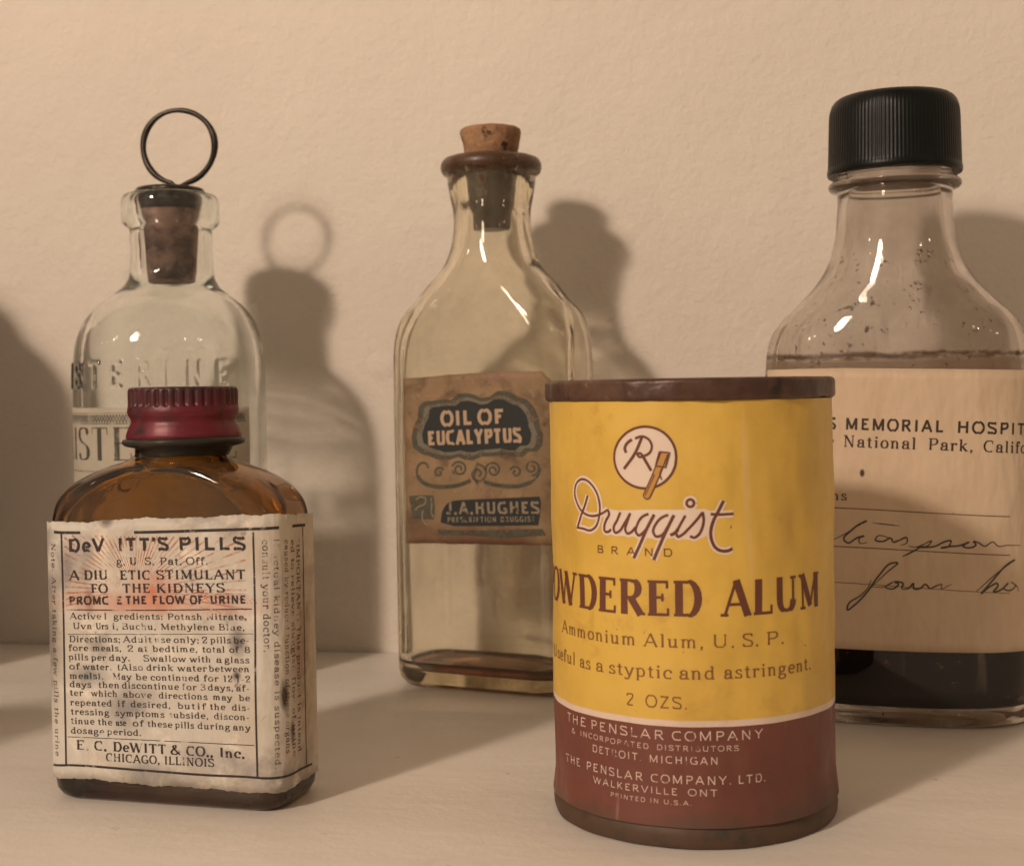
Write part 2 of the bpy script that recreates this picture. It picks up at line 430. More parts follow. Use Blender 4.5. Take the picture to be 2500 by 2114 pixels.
def mesh(name, verts, faces, mat, parent=None, smooth=True, sharp=None, uvs=None, label=None):
    me = bpy.data.meshes.new(name)
    me.from_pydata([(v[0] * K, v[1] * K, v[2] * K) for v in verts], [], faces)
    me.validate()
    if uvs:
        lay = me.uv_layers.new(name="flat")
        for lp in me.loops:
            lay.data[lp.index].uv = uvs[lp.vertex_index]
    bm = bmesh.new()
    bm.from_mesh(me)
    if not uvs:
        bmesh.ops.recalc_face_normals(bm, faces=bm.faces)
    bm.to_mesh(me)
    bm.free()
    if smooth:
        me.polygons.foreach_set("use_smooth", [True] * len(me.polygons))
        if sharp:
            me.set_sharp_from_angle(angle=R(sharp))
    me.materials.append(mat)
    o = bpy.data.objects.new(name, me)
    if label:
        o["label"] = label
    return link(o, parent)

def loft(rings, cap0=True, cap1=True):
    """rings: equal-length lists of 3-D points"""
    V, F = [], []
    n = len(rings[0])
    for r in rings:
        V += r
    for k in range(len(rings) - 1):
        a, b = k * n, (k + 1) * n
        for i in range(n):
            j = (i + 1) % n
            F.append((a + i, a + j, b + j, b + i))
    for cap, k in ((cap0, 0), (cap1, len(rings) - 1)):
        if cap:
            c = len(V)
            pts = rings[k]
            V.append(tuple(sum(p[d] for p in pts) / n for d in range(3)))
            for i in range(n):
                F.append((k * n + i, k * n + (i + 1) % n, c))
    return V, F

def lean(V, z0, z1, dx):
    """old moulded necks stand a little off the middle"""
    out = []
    for x, y, z in V:
        t = min(1, max(0, (z - z0) / (z1 - z0)))
        out.append((x + dx * t * t * (3 - 2 * t), y, z))
    return out

def circ(r, z, n=96, fn=None, cx=0, cy=0):
    out = []
    for i in range(n):
        t = 2 * math.pi * i / n
        rr = r + (fn(t, z) if fn else 0)
        out.append((cx + rr * math.sin(t), cy - rr * math.cos(t), z))
    return out

def lathe(prof, n=96, fn=None, cap0=True, cap1=True):
    return loft([circ(r, z, n, fn) for r, z in prof], cap0, cap1)

def crom(keys, steps):
    """smooth curve through tuples (Catmull-Rom with knots by distance, so uneven spacing does not overshoot)"""
    m = len(keys)
    T = [0.0]
    for i in range(m - 1):
        T.append(T[-1] + max(math.dist(keys[i][:3], keys[i + 1][:3]), 1e-7))
    def tang(i):
        if i == 0:
            return [(b - a) / (T[1] - T[0]) for a, b in zip(keys[0], keys[1])]
        if i == m - 1:
            return [(b - a) / (T[-1] - T[-2]) for a, b in zip(keys[-2], keys[-1])]
        h0, h1 = T[i] - T[i - 1], T[i + 1] - T[i]
        return [((b - a) / h0 * h1 + (c - b) / h1 * h0) / (h0 + h1) for a, b, c in zip(keys[i - 1], keys[i], keys[i + 1])]
    out = []
    for i in range(m - 1):
        h = T[i + 1] - T[i]
        t0, t1 = tang(i), tang(i + 1)
        for s in range(steps):
            t = s / steps
            a0, a1, a2, a3 = 2 * t ** 3 - 3 * t * t + 1, t ** 3 - 2 * t * t + t, -2 * t ** 3 + 3 * t * t, t ** 3 - t * t
            ha = min(h, 2.5 * (T[i] - T[i - 1])) if i else h
            hb = min(h, 2.5 * (T[i + 2] - T[i + 1])) if i < m - 2 else h
            out.append(tuple(a0 * p + a1 * ha * q + a2 * r + a3 * hb * w_ for p, q, r, w_ in zip(keys[i], t0, keys[i + 1], t1)))
    out.append(keys[-1])
    return out

def arc_prof(r, z, rad, a0, a1, k=5):
    """profile points round a centre (r,z)"""
    return [(r + rad * math.cos(R(a0 + (a1 - a0) * i / k)), z + rad * math.sin(R(a0 + (a1 - a0) * i / k))) for i in range(k + 1)]

def glass_shell(outer, inner, kind):
    """outer: sections from the middle of the foot up to the mouth; inner: from the mouth down to the middle of the inside floor.
    section = (z, a, b, s): s = corner radius ('rr') or exponent ('se')"""
    rings = []
    for z, a, b, s in outer + inner:
        c = rr_contour(a, b, s, 48) if kind == 'rr' else se_contour(a, b, s, 48)
        rings.append([(x, y, z) for x, y in c])
    return loft(rings)

# ------------------------------------------------------------------ materials
def nodes(name):
    m = bpy.data.materials.new(name)
    m.use_nodes = True
    nt = m.node_tree
    return m, nt, nt.nodes["Principled BSDF"], nt.nodes["Material Output"]

def N(nt, kind, **kw):
    n = nt.nodes.new("ShaderNode" + kind)
    for k, v in kw.items():
        if k in n.inputs:
            n.inputs[k].default_value = v
        else:
            setattr(n, k, v)
    return n

def ramp(nt, src, stops, interp='LINEAR'):
    n = nt.nodes.new("ShaderNodeValToRGB")
    n.color_ramp.interpolation = interp
    el = n.color_ramp.elements
    while len(el) < len(stops):
        el.new(.5)
    for e, (p, c) in zip(el, stops):
        e.position = p
        e.color = c if len(c) == 4 else (*c, 1)
    nt.links.new(src, n.inputs["Fac"])
    return n.outputs["Color"]

def g(v):
    return (v, v, v, 1)

def noise(nt, scale, detail=3, rough=.55, coord='Object', stretch=None, dist=0):
    tc = N(nt, "TexCoord")
    src = tc.outputs[coord]
    if stretch:
        mp = N(nt, "Mapping")
        mp.inputs["Scale"].default_value = stretch[:3]
        if len(stretch) > 3:
            mp.inputs["Rotation"].default_value = stretch[3]
        nt.links.new(src, mp.inputs["Vector"])
        src = mp.outputs["Vector"]
    n = N(nt, "TexNoise", Scale=scale / K, Detail=detail, Roughness=rough, Distortion=dist)
    nt.links.new(src, n.inputs["Vector"])
    return n.outputs["Fac"]

def mix(nt, fac, a, b, mode='MIX'):
    n = nt.nodes.new("ShaderNodeMix")
    n.data_type = 'RGBA'
    n.blend_type = mode
    if isinstance(fac, (int, float)):
        n.inputs[0].default_value = fac
    else:
        nt.links.new(fac, n.inputs[0])
    for k, v in ((6, a), (7, b)):
        if isinstance(v, (tuple, list)):
            n.inputs[k].default_value = v if len(v) == 4 else (*v, 1)
        else:
            nt.links.new(v, n.inputs[k])
    return n.outputs[2]

def bump(nt, height, dist, strength=1.0, normal=None):
    n = N(nt, "Bump", Distance=dist * K, Strength=strength)
    nt.links.new(height, n.inputs["Height"])
    if normal is not None:
        nt.links.new(normal, n.inputs["Normal"])
    return n.outputs["Normal"]

def sepz(nt, coord='Object', axis='Z', lo=0, hi=1):
    tc = N(nt, "TexCoord")
    sp = N(nt, "SeparateXYZ")
    nt.links.new(tc.outputs[coord], sp.inputs[0])
    mr = N(nt, "MapRange")
    mr.inputs["From Min"].default_value = lo * K
    mr.clamp = False
    mr.inputs["From Max"].default_value = hi * K
    nt.links.new(sp.outputs[axis], mr.inputs["Value"])
    return mr.outputs["Result"]

def math_n(nt, op, a, b=0.0):
    n = N(nt, "Math")
    n.operation = op
    for k, v in ((0, a), (1, b)):
        if isinstance(v, (int, float)):
            n.inputs[k].default_value = v
        else:
            nt.links.new(v, n.inputs[k])
    return n.outputs[0]

def m_wall():
    m, nt, p, out = nodes("wall_paint")
    n1 = noise(nt, 5, 4, .6)
    p.inputs["Roughness"].default_value = .75
    col = ramp(nt, n1, [(.3, (.73, .655, .575)), (.7, (.80, .735, .65))])
    sp = noise(nt, 38, 2, .5)
    col = mix(nt, ramp(nt, sp, [(.74, g(0)), (.80, g(.22))]), col, (.50, .42, .33, 1))
    nt.links.new(col, p.inputs["Base Color"])
    b1 = bump(nt, noise(nt, 22, 3, .5, stretch=(1, 1, .7)), .0013, 1)
    b2 = bump(nt, noise(nt, 120, 5, .7), .0008, 1, b1)
    b2 = bump(nt, noise(nt, 520, 3, .7), .00022, 1, b2)
    vo = N(nt, "TexVoronoi", Scale=17.0 / K, Randomness=1.0)
    tc = N(nt, "TexCoord")
    nt.links.new(tc.outputs["Object"], vo.inputs["Vector"])
    dots = ramp(nt, vo.outputs["Distance"], [(.03, g(1)), (.085, g(0))])
    b3 = bump(nt, dots, .0006, .8, b2)
    nt.links.new(b3, p.inputs["Normal"])
    return m

def m_shelf():
    m, nt, p, out = nodes("shelf_paint")
    n1 = noise(nt, 9, 4, .6, stretch=(.5, 2, 1, (0, 0, .1)))
    n2 = noise(nt, 60, 3, .6)
    col = ramp(nt, n1, [(.3, (.71, .66, .60)), (.7, (.79, .745, .69))])
    col = mix(nt, ramp(nt, n2, [(.66, g(0)), (.78, g(.3))]), col, (.55, .47, .38, 1))
    col = mix(nt, ramp(nt, noise(nt, 230, 3, .6), [(.70, g(0)), (.74, g(.5))]), col, (.36, .29, .22, 1))
    nt.links.new(col, p.inputs["Base Color"])
    nt.links.new(ramp(nt, n1, [(.3, g(.36)), (.7, g(.5))]), p.inputs["Roughness"])
    b1 = bump(nt, noise(nt, 14, 3, .5, stretch=(.6, 1.6, 1)), .0012, .8)
    b2 = bump(nt, noise(nt, 160, 3, .6), .00025, .8, b1)
    b2 = bump(nt, noise(nt, 60, 3, .6, stretch=(.12, 2.2, 1, (0, 0, .06))), .00012, .8, b2)
    nt.links.new(b2, p.inputs["Normal"])
    return m

GLASSES = set()
def m_glass(name, tint=(1, 1, 1), absorb=None, dens=0, dirt=None, wob=.00025, ior=1.5, rough=0.0):
    """old bottle glass: slight waviness, optional body colour by absorption, optional grime mask(nt)->(factor, colour)"""
    m, nt, p, out = nodes(name)
    p.inputs["Base Color"].default_value = (*tint, 1)
    p.inputs["Roughness"].default_value = rough
    p.inputs["IOR"].default_value = ior
    p.inputs["Transmission Weight"].default_value = 1
    GLASSES.add(name)
    nrm = bump(nt, noise(nt, 55, 2, .5, stretch=(1, 1, .45)), wob, 1.0)
    nt.links.new(nrm, p.inputs["Normal"])
    if dens:
        va = N(nt, "VolumeAbsorption")
        va.inputs["Color"].default_value = (*absorb, 1)
        va.inputs["Density"].default_value = dens / K
        nt.links.new(va.outputs[0], out.inputs["Volume"])
    if dirt:
        fac, col, ro = dirt(nt)
        d = N(nt, "BsdfPrincipled")
        if isinstance(col, tuple):
            d.inputs["Base Color"].default_value = (*col, 1)
        else:
            nt.links.new(col, d.inputs["Base Color"])
        d.inputs["Roughness"].default_value = ro
        mx = N(nt, "MixShader")
        nt.links.new(fac, mx.inputs[0])
        nt.links.new(p.outputs[0], mx.inputs[1])
        nt.links.new(d.outputs[0], mx.inputs[2])
        nt.links.new(mx.outputs[0], out.inputs["Surface"])
    return m

def dirt_oil(nt):
    # brown crust round the lip, drips under it, faint film on the shoulders
    z = sepz(nt, lo=.1385, hi=.1402)
    lip = math_n(nt, 'MULTIPLY', math_n(nt, 'MINIMUM', math_n(nt, 'MAXIMUM', z, 0.0), 1.0), ramp(nt, noise(nt, 180, 3), [(.3, g(.55)), (.6, g(.9))]))
    z2 = math_n(nt, 'MULTIPLY', math_n(nt, 'GREATER_THAN', sepz(nt, lo=0, hi=1), .1275), ramp(nt, noise(nt, 210, 2, .5, stretch=(1, 1, .7)), [(.60, g(0)), (.68, g(.8))]))
    z3 = ramp(nt, noise(nt, 45, 5, .7), [(.38, g(.03)), (.74, g(.15))])
    foot = math_n(nt, 'MULTIPLY', math_n(nt, 'LESS_THAN', sepz(nt, lo=0, hi=1), .0065), ramp(nt, noise(nt, 70, 4, .7), [(.35, g(.06)), (.66, g(.45))]))
    f = math_n(nt, 'MAXIMUM', math_n(nt, 'MAXIMUM', math_n(nt, 'MAXIMUM', lip, foot), z2), z3)
    return f, ramp(nt, f, [(.10, (.60, .50, .34)), (.30, (.30, .19, .10)), (.55, (.085, .040, .018))]), .4

def dirt_hosp(nt):
    sp = sepz(nt, lo=0, hi=1)
    # dried tide line at z=.0875
    band = math_n(nt, 'SUBTRACT', 1.0, math_n(nt, 'MULTIPLY', math_n(nt, 'ABSOLUTE', math_n(nt, 'SUBTRACT', sp, math_n(nt, 'ADD', .0865, math_n(nt, 'MULTIPLY', noise(nt, 130, 3), .002)))), 900.0))
    band = math_n(nt, 'MAXIMUM', band, 0.0)
    band = math_n(nt, 'MULTIPLY', band, ramp(nt, noise(nt, 150, 5, .75), [(.40, g(0)), (.56, g(.95))]))
    low = math_n(nt, 'MULTIPLY', math_n(nt, 'LESS_THAN', sp, .112), ramp(nt, noise(nt, 240, 4, .75), [(.635, g(0)), (.67, g(.9))]))
    haze = math_n(nt, 'MULTIPLY', math_n(nt, 'GREATER_THAN', sp, .02), ramp(nt, noise(nt, 28, 5, .7), [(.34, g(.04)), (.72, g(.27))]))
    nb = math_n(nt, 'MULTIPLY', math_n(nt, 'MULTIPLY', math_n(nt, 'LESS_THAN', sp, .0865), math_n(nt, 'GREATER_THAN', sp, .080)), .35)
    foot = math_n(nt, 'MULTIPLY', math_n(nt, 'LESS_THAN', sp, .0045), ramp(nt, noise(nt, 70, 4, .7), [(.35, g(.05)), (.66, g(.5))]))
    run = math_n(nt, 'MULTIPLY', math_n(nt, 'LESS_THAN', sp, .118), ramp(nt, noise(nt, 85, 4, .7, stretch=(1, 1, .16)), [(.57, g(0)), (.72, g(.42))]))
    f = math_n(nt, 'MAXIMUM', math_n(nt, 'MAXIMUM', math_n(nt, 'MAXIMUM', band, foot), math_n(nt, 'MAXIMUM', low, run)), math_n(nt, 'MAXIMUM', haze, nb))
    col = ramp(nt, f, [(.06, (.55, .45, .35)), (.30, (.34, .21, .12)), (.6, (.085, .045, .022))])
    return f, col, .5

def dirt_amber(nt):
    f = ramp(nt, noise(nt, 45, 5, .7), [(.40, g(.03)), (.75, g(.28))])
    return f, (.20, .135, .075), .55

def m_simple(name, col, rough=.5, metal=0.0, spec=.5, var=None, bmp=None, coat=0):
    """col plus a second colour blended by noise; var=(colour, scale, lo, hi); bmp=(scale, dist)"""
    m, nt, p, out = nodes(name)
    p.inputs["Roughness"].default_value = rough
    p.inputs["Metallic"].default_value = metal
    p.inputs["Specular IOR Level"].default_value = spec
    p.inputs["Coat Weight"].default_value = coat
    c = (*col, 1)
    if var:
        for v in (var if isinstance(var, list) else [var]):
            f = ramp(nt, noise(nt, v[1], 4, .6, stretch=v[4] if len(v) > 4 else None), [(v[2], g(0)), (v[3], g(1))])
            c = mix(nt, f, c, (*v[0], 1))
        nt.links.new(c, p.inputs["Base Color"])
    else:
        p.inputs["Base Color"].default_value = c
    if bmp:
        nt.links.new(bump(nt, noise(nt, bmp[0], 3, .6), bmp[1], 1), p.inputs["Normal"])
    return m

def m_ink(name, col, wear=(.0, .0), scale=260, rough=.6, fade=1.0):
    """printing ink that has worn away in specks: transparent where the noise is low"""
    m, nt, p, out = nodes(name)
    p.inputs["Base Color"].default_value = (*col, 1)
    p.inputs["Roughness"].default_value = rough
    n1 = noise(nt, scale, 4, .7)
    a = ramp(nt, n1, [(wear[0], g(0)), (wear[1], g(fade))])
    nt.links.new(a, p.inputs["Alpha"])
    return m

def uv_dist(nt, u0, v0, su, sv):
    """1 in the middle (u0,v0), 0 outside the ellipse su, sv (metres on the label)"""
    tc = N(nt, "TexCoord")
    mp = N(nt, "Mapping")
    mp.inputs["Location"].default_value = (-u0 / su, -v0 / sv, 0)
    mp.inputs["Scale"].default_value = (1 / su, 1 / sv, 1)
    nt.links.new(tc.outputs["UV"], mp.inputs["Vector"])
    gr = N(nt, "TexGradient")
    gr.gradient_type = 'SPHERICAL'
    nt.links.new(mp.outputs["Vector"], gr.inputs["Vector"])
    return gr.outputs["Fac"]

def m_paper(name, base, stains, crease=(30, .0003), rough=.7, spots=(), coat=0):
    """aged paper. stains: (colour, scale, lo, hi, amount); spots: (u, v, su, sv, colour, amount)"""
    m, nt, p, out = nodes(name)
    p.inputs["Roughness"].default_value = rough
    c = (*base, 1)
    for col, sc, lo, hi, am in stains:
        f = ramp(nt, noise(nt, sc, 5, .65, dist=.3), [(lo, g(0)), (hi, g(am))])
        c = mix(nt, f, c, (*col, 1))
    for u, v, su, sv, col, am in spots:
        f = math_n(nt, 'MULTIPLY', uv_dist(nt, u, v, su, sv), ramp(nt, noise(nt, 190, 4, .7), [(.3, g(.35 * am)), (.65, g(am))]))
        f = math_n(nt, 'MINIMUM', math_n(nt, 'MULTIPLY', f, 1.8), 1.0)
        c = mix(nt, f, c, (*col, 1))
    nt.links.new(c, p.inputs["Base Color"])
    b = bump(nt, noise(nt, crease[0], 4, .6, stretch=(1, 1, .35, (0, .5, 0))), crease[1], 1)
    b = bump(nt, noise(nt, 600, 3, .6), .00004, 1, b)
    nt.links.new(b, p.inputs["Normal"])
    return m

# ------------------------------------------------------------------ lettering
# every glyph is drawn with pen strokes on a cap height of 1:
# s/n/k straight (auto / thin / thick), c smooth curve, a arc cx,cy,rx,ry,t0,t1, o ellipse,
# _ foot or head serif, | arm serif (x, y middle, length), . dot
GL = {
'A': (.90, "n.45,1 .10,0;k.45,1 .80,0;n.22,.33 .68,.33;_.10,0;_.80,0"),
'B': (.80, "s.2,0 .2,1;s.2,1 .42,1;a.42,.765,.22,.235,90,-90;s.42,.53 .2,.53;a.45,.265,.25,.265,90,-90;s.2,0 .45,0;_.16,0;_.16,1"),
'C': (.82, "a.46,.5,.36,.5,48,312;|.71,.83,.28"),
'D': (.86, "s.2,0 .2,1;s.2,1 .42,1;a.42,.5,.34,.5,90,-90;s.2,0 .42,0;_.16,0;_.16,1"),
'E': (.74, "s.2,0 .2,1;s.2,1 .64,1;s.2,.52 .50,.52;s.2,0 .66,0;|.64,.89,.22;|.50,.52,.22;|.66,.11,.22;_.16,0;_.16,1"),
'F': (.70, "s.2,0 .2,1;s.2,1 .62,1;s.2,.5 .48,.5;|.62,.89,.22;|.48,.5,.22;_.2,0;_.16,1"),
'G': (.88, "a.46,.5,.36,.5,48,330;s.75,.05 .75,.42;s.52,.42 .80,.42;|.71,.83,.28"),
'H': (.90, "s.2,0 .2,1;s.72,0 .72,1;s.2,.52 .72,.52;_.2,0;_.2,1;_.72,0;_.72,1"),
'I': (.42, "s.21,0 .21,1;_.21,0;_.21,1"),
'J': (.60, "s.42,1 .42,.26;a.25,.26,.17,.26,0,-160;_.42,1"),
'K': (.86, "s.2,0 .2,1;n.2,.36 .70,1;k.36,.56 .74,0;_.2,0;_.2,1;_.74,0;_.70,1"),
'L': (.70, "s.2,0 .2,1;s.2,0 .64,0;|.64,.13,.26;_.16,0;_.2,1"),
'M': (1.06, "n.18,0 .18,1;k.18,1 .53,.08;n.53,.08 .88,1;s.88,0 .88,1;_.18,0;_.14,1;_.88,0;_.92,1"),
'N': (.92, "n.2,0 .2,1;k.2,1 .74,0;n.74,0 .74,1;_.2,0;_.16,1;_.74,1"),
'O': (.90, "o.45,.5,.37,.5"),
'P': (.76, "s.2,0 .2,1;s.2,1 .42,1;a.42,.73,.25,.27,90,-90;s.2,.46 .42,.46;_.2,0;_.16,1"),
'Q': (.90, "o.45,.5,.37,.5;k.48,.2 .80,-.08"),
'R': (.86, "s.2,0 .2,1;s.2,1 .42,1;a.42,.74,.24,.26,90,-90;s.2,.48 .42,.48;k.42,.48 .74,0;_.2,0;_.16,1;_.76,0"),
'S': (.72, "c.62,.80 .54,.96 .34,1 .14,.90 .12,.70 .26,.56 .46,.48 .62,.34 .60,.10 .38,0 .18,.04 .10,.20;|.62,.86,.22;|.10,.14,.22"),
'T': (.78, "s.39,0 .39,1;s.08,1 .70,1;|.08,.89,.22;|.70,.89,.22;_.39,0"),
'U': (.90, "s.2,1 .2,.34;a.46,.34,.26,.34,180,360;n.72,.34 .72,1;_.2,1;_.72,1"),
'V': (.86, "k.08,1 .43,0;n.43,0 .78,1;_.08,1;_.78,1"),
'W': (1.20, "k.08,1 .36,0;n.36,0 .60,.96;k.60,.96 .84,0;n.84,0 1.12,1;_.08,1;_.60,1;_1.12,1"),
'X': (.84, "k.1,1 .74,0;n.1,0 .74,1;_.1,0;_.1,1;_.74,0;_.74,1"),
'Y': (.84, "k.1,1 .42,.46;n.74,1 .42,.46;s.42,.46 .42,0;_.1,1;_.74,1;_.42,0"),
'Z': (.74, "s.1,1 .64,1;k.64,1 .1,0;s.1,0 .66,0;|.1,.88,.2;|.66,.12,.2"),
'&': (.98, "c.88,.02 .60,.32 .34,.66 .28,.86 .40,1 .54,.90 .50,.72 .24,.48 .12,.24 .24,.02 .48,.02 .70,.20 .84,.46;_.84,.48"),
'a': (.64, "c.14,.48 .20,.62 .34,.66 .47,.58 .48,.40;s.48,.42 .48,.10;c.48,.38 .28,.36 .13,.24 .16,.05 .32,.0 .48,.14;c.48,.12 .52,.01 .63,.05;..16,.48"),
'b': (.66, "s.16,0 .16,1;a.34,.33,.22,.33,145,-145;_.12,1"),
'c': (.58, "a.34,.33,.24,.33,48,315;..50,.52"),
'd': (.68, "s.50,0 .50,1;a.32,.33,.22,.33,35,325;_.46,1;_.54,0"),
'e': (.60, "s.12,.36 .54,.36;a.33,.33,.22,.33,5,318"),
'f': (.42, "s.18,0 .18,.78;c.18,.74 .22,.96 .40,.96;s.04,.64 .38,.64;_.18,0;..38,.90"),
'g': (.62, "o.28,.44,.17,.21;c.18,.26 .10,.14 .24,.06 .48,.02 .54,-.14 .40,-.27 .16,-.26 .06,-.14 .20,.03;s.42,.58 .58,.62"),
'h': (.70, "s.16,0 .16,1;c.16,.46 .30,.64 .45,.60 .50,.44;s.50,.46 .50,0;_.16,0;_.12,1;_.50,0"),
'i': (.36, "s.18,0 .18,.66;..18,.88;_.18,0;_.14,.66"),
'j': (.34, "s.18,.66 .18,-.1;c.18,-.1 .14,-.28 .0,-.26;..18,.88;_.14,.66"),
'k': (.68, "s.16,0 .16,1;n.16,.24 .50,.66;k.28,.38 .56,0;_.16,0;_.12,1;_.56,0;_.5,.66"),
'l': (.36, "s.18,0 .18,1;_.18,0;_.14,1"),
'm': (1.0, "s.16,0 .16,.66;c.16,.46 .28,.64 .42,.60 .47,.44;s.47,.46 .47,0;c.47,.46 .60,.64 .73,.60 .78,.44;s.78,.46 .78,0;_.16,0;_.12,.66;_.47,0;_.78,0"),
'n': (.70, "s.16,0 .16,.66;c.16,.46 .30,.64 .45,.60 .50,.44;s.50,.46 .50,0;_.16,0;_.12,.66;_.50,0"),
'o': (.64, "o.32,.33,.23,.33"),
'p': (.68, "s.16,-.28 .16,.66;a.34,.33,.22,.33,145,-145;_.16,-.28;_.12,.66"),
'q': (.68, "s.50,-.28 .50,.66;a.32,.33,.22,.33,35,325;_.50,-.28"),
'r': (.52, "s.16,0 .16,.66;c.16,.42 .26,.62 .42,.62;..43,.57;_.16,0;_.12,.66"),
's': (.54, "c.44,.52 .34,.66 .18,.62 .12,.50 .26,.36 .42,.26 .44,.10 .28,0 .14,.03 .08,.14;|.44,.56,.16;|.08,.10,.16"),
't': (.44, "s.20,.86 .20,.12;c.20,.14 .24,.01 .40,.06;s.04,.64 .38,.64"),
'u': (.70, "s.16,.66 .16,.2;c.16,.22 .22,.02 .36,.03 .50,.20;s.50,.66 .50,0;_.12,.66;_.46,.66;_.55,0"),
'v': (.64, "k.08,.66 .32,0;n.32,0 .56,.66;_.08,.66;_.56,.66"),
'w': (.92, "k.08,.66 .27,0;n.27,0 .46,.62;k.46,.62 .65,0;n.65,0 .84,.66;_.08,.66;_.46,.66;_.84,.66"),
'x': (.62, "k.1,.66 .52,0;n.1,0 .52,.66;_.1,0;_.1,.66;_.52,0;_.52,.66"),
'y': (.64, "k.08,.66 .34,0;c.56,.66 .34,.0 .22,-.24 .06,-.24;_.08,.66;_.56,.66;..08,-.2"),
'z': (.56, "s.1,.66 .46,.66;k.46,.66 .1,0;s.1,0 .48,0"),
'1': (.50, "s.26,0 .26,1;n.26,1 .10,.84;_.26,0"),
'2': (.64, "c.12,.76 .18,.94 .34,1 .52,.90 .52,.70 .34,.40 .12,.04;s.12,.03 .54,.03;|.54,.10,.2;..14,.74"),
'3': (.62, "c.12,.82 .24,.98 .44,.96 .52,.76 .40,.58 .26,.54;c.26,.54 .48,.50 .56,.26 .44,.03 .24,0 .10,.16"),
'8': (.64, "o.31,.75,.18,.25;o.31,.26,.22,.26"),
'.': (.30, "..14,.05"),
',': (.30, "..14,.05;n.16,.03 .09,-.16"),
':': (.30, "..14,.08;..14,.52"),
';': (.30, "..14,.52;..14,.05;n.16,.03 .09,-.16"),
'-': (.40, "s.08,.34 .32,.34"),
"'": (.26, "k.14,1 .11,.70"),
'"': (.40, "k.12,1 .11,.74;k.28,1 .27,.74"),
'(': (.36, "a.42,.42,.26,.62,130,230"),
')': (.36, "a-.06,.42,.26,.62,-50,50"),
' ': (.34, ""),
}
# style: thick, thin, serif half-length (0 = none), serif thickness, extra tracking, squared
STY = {
 'C': (.215, .080, .120, .075, .04), 'c': (.150, .088, .120, .075, .07), 'cb': (.165, .085, .125, .080, .10),
 'c3': (.190, .105, .150, .100, .07), 'c4': (.240, .105, .150, .080, .07),
 'c5': (.150, .090, .130, .080, .07),
 'g5': (.150, .150, 0, 0, .62), 'g3': (.120, .120, 0, 0, .10), 'g2w': (.125, .120, 0, 0, .12), 'g4b': (.20, .185, 0, 0, .14),
 'H': (.25, .215, 0, 0, .10), 'B': (.255, .225, 0, 0, .12), 'B2': (.225, .20, 0, 0, .14), 'B3': (.20, .18, 0, 0, .2),
 'did': (.180, .035, .095, .030, .06),
}

def glyph_strokes(ch):
    """list of (kind, points, closed)"""
    out = []
    w, d = GL.get(ch, GL['-'])
    for t in d.split(';'):
        if not t:
            continue
        k, body = t[0], t[1:]
        if k in 'snk':
            out.append((k, [tuple(map(float, q.split(','))) for q in body.split()]))
        elif k == 'c':
            out.append(('c', crom([tuple(map(float, q.split(','))) for q in body.split()], 4)))
        elif k in 'ao':
            v = list(map(float, body.split(',')))
            t0, t1 = (v[4], v[5]) if k == 'a' else (0, 360)
            n = max(6, int(abs(t1 - t0) / 18))
            out.append(('c', [(v[0] + v[2] * math.cos(R(t0 + (t1 - t0) * i / n)), v[1] + v[3] * math.sin(R(t0 + (t1 - t0) * i / n))) for i in range(n + 1)]))
        elif k == '_':
            out.append(('_', [tuple(map(float, body.split(',')))]))
        elif k == '|':
            v = list(map(float, body.split(',')))
            out.append(('|', [(v[0], v[1] - v[2] / 2), (v[0], v[1] + v[2] / 2)]))
        elif k == '.':
            out.append(('.', [tuple(map(float, body.split(',')))]))
    return w, out

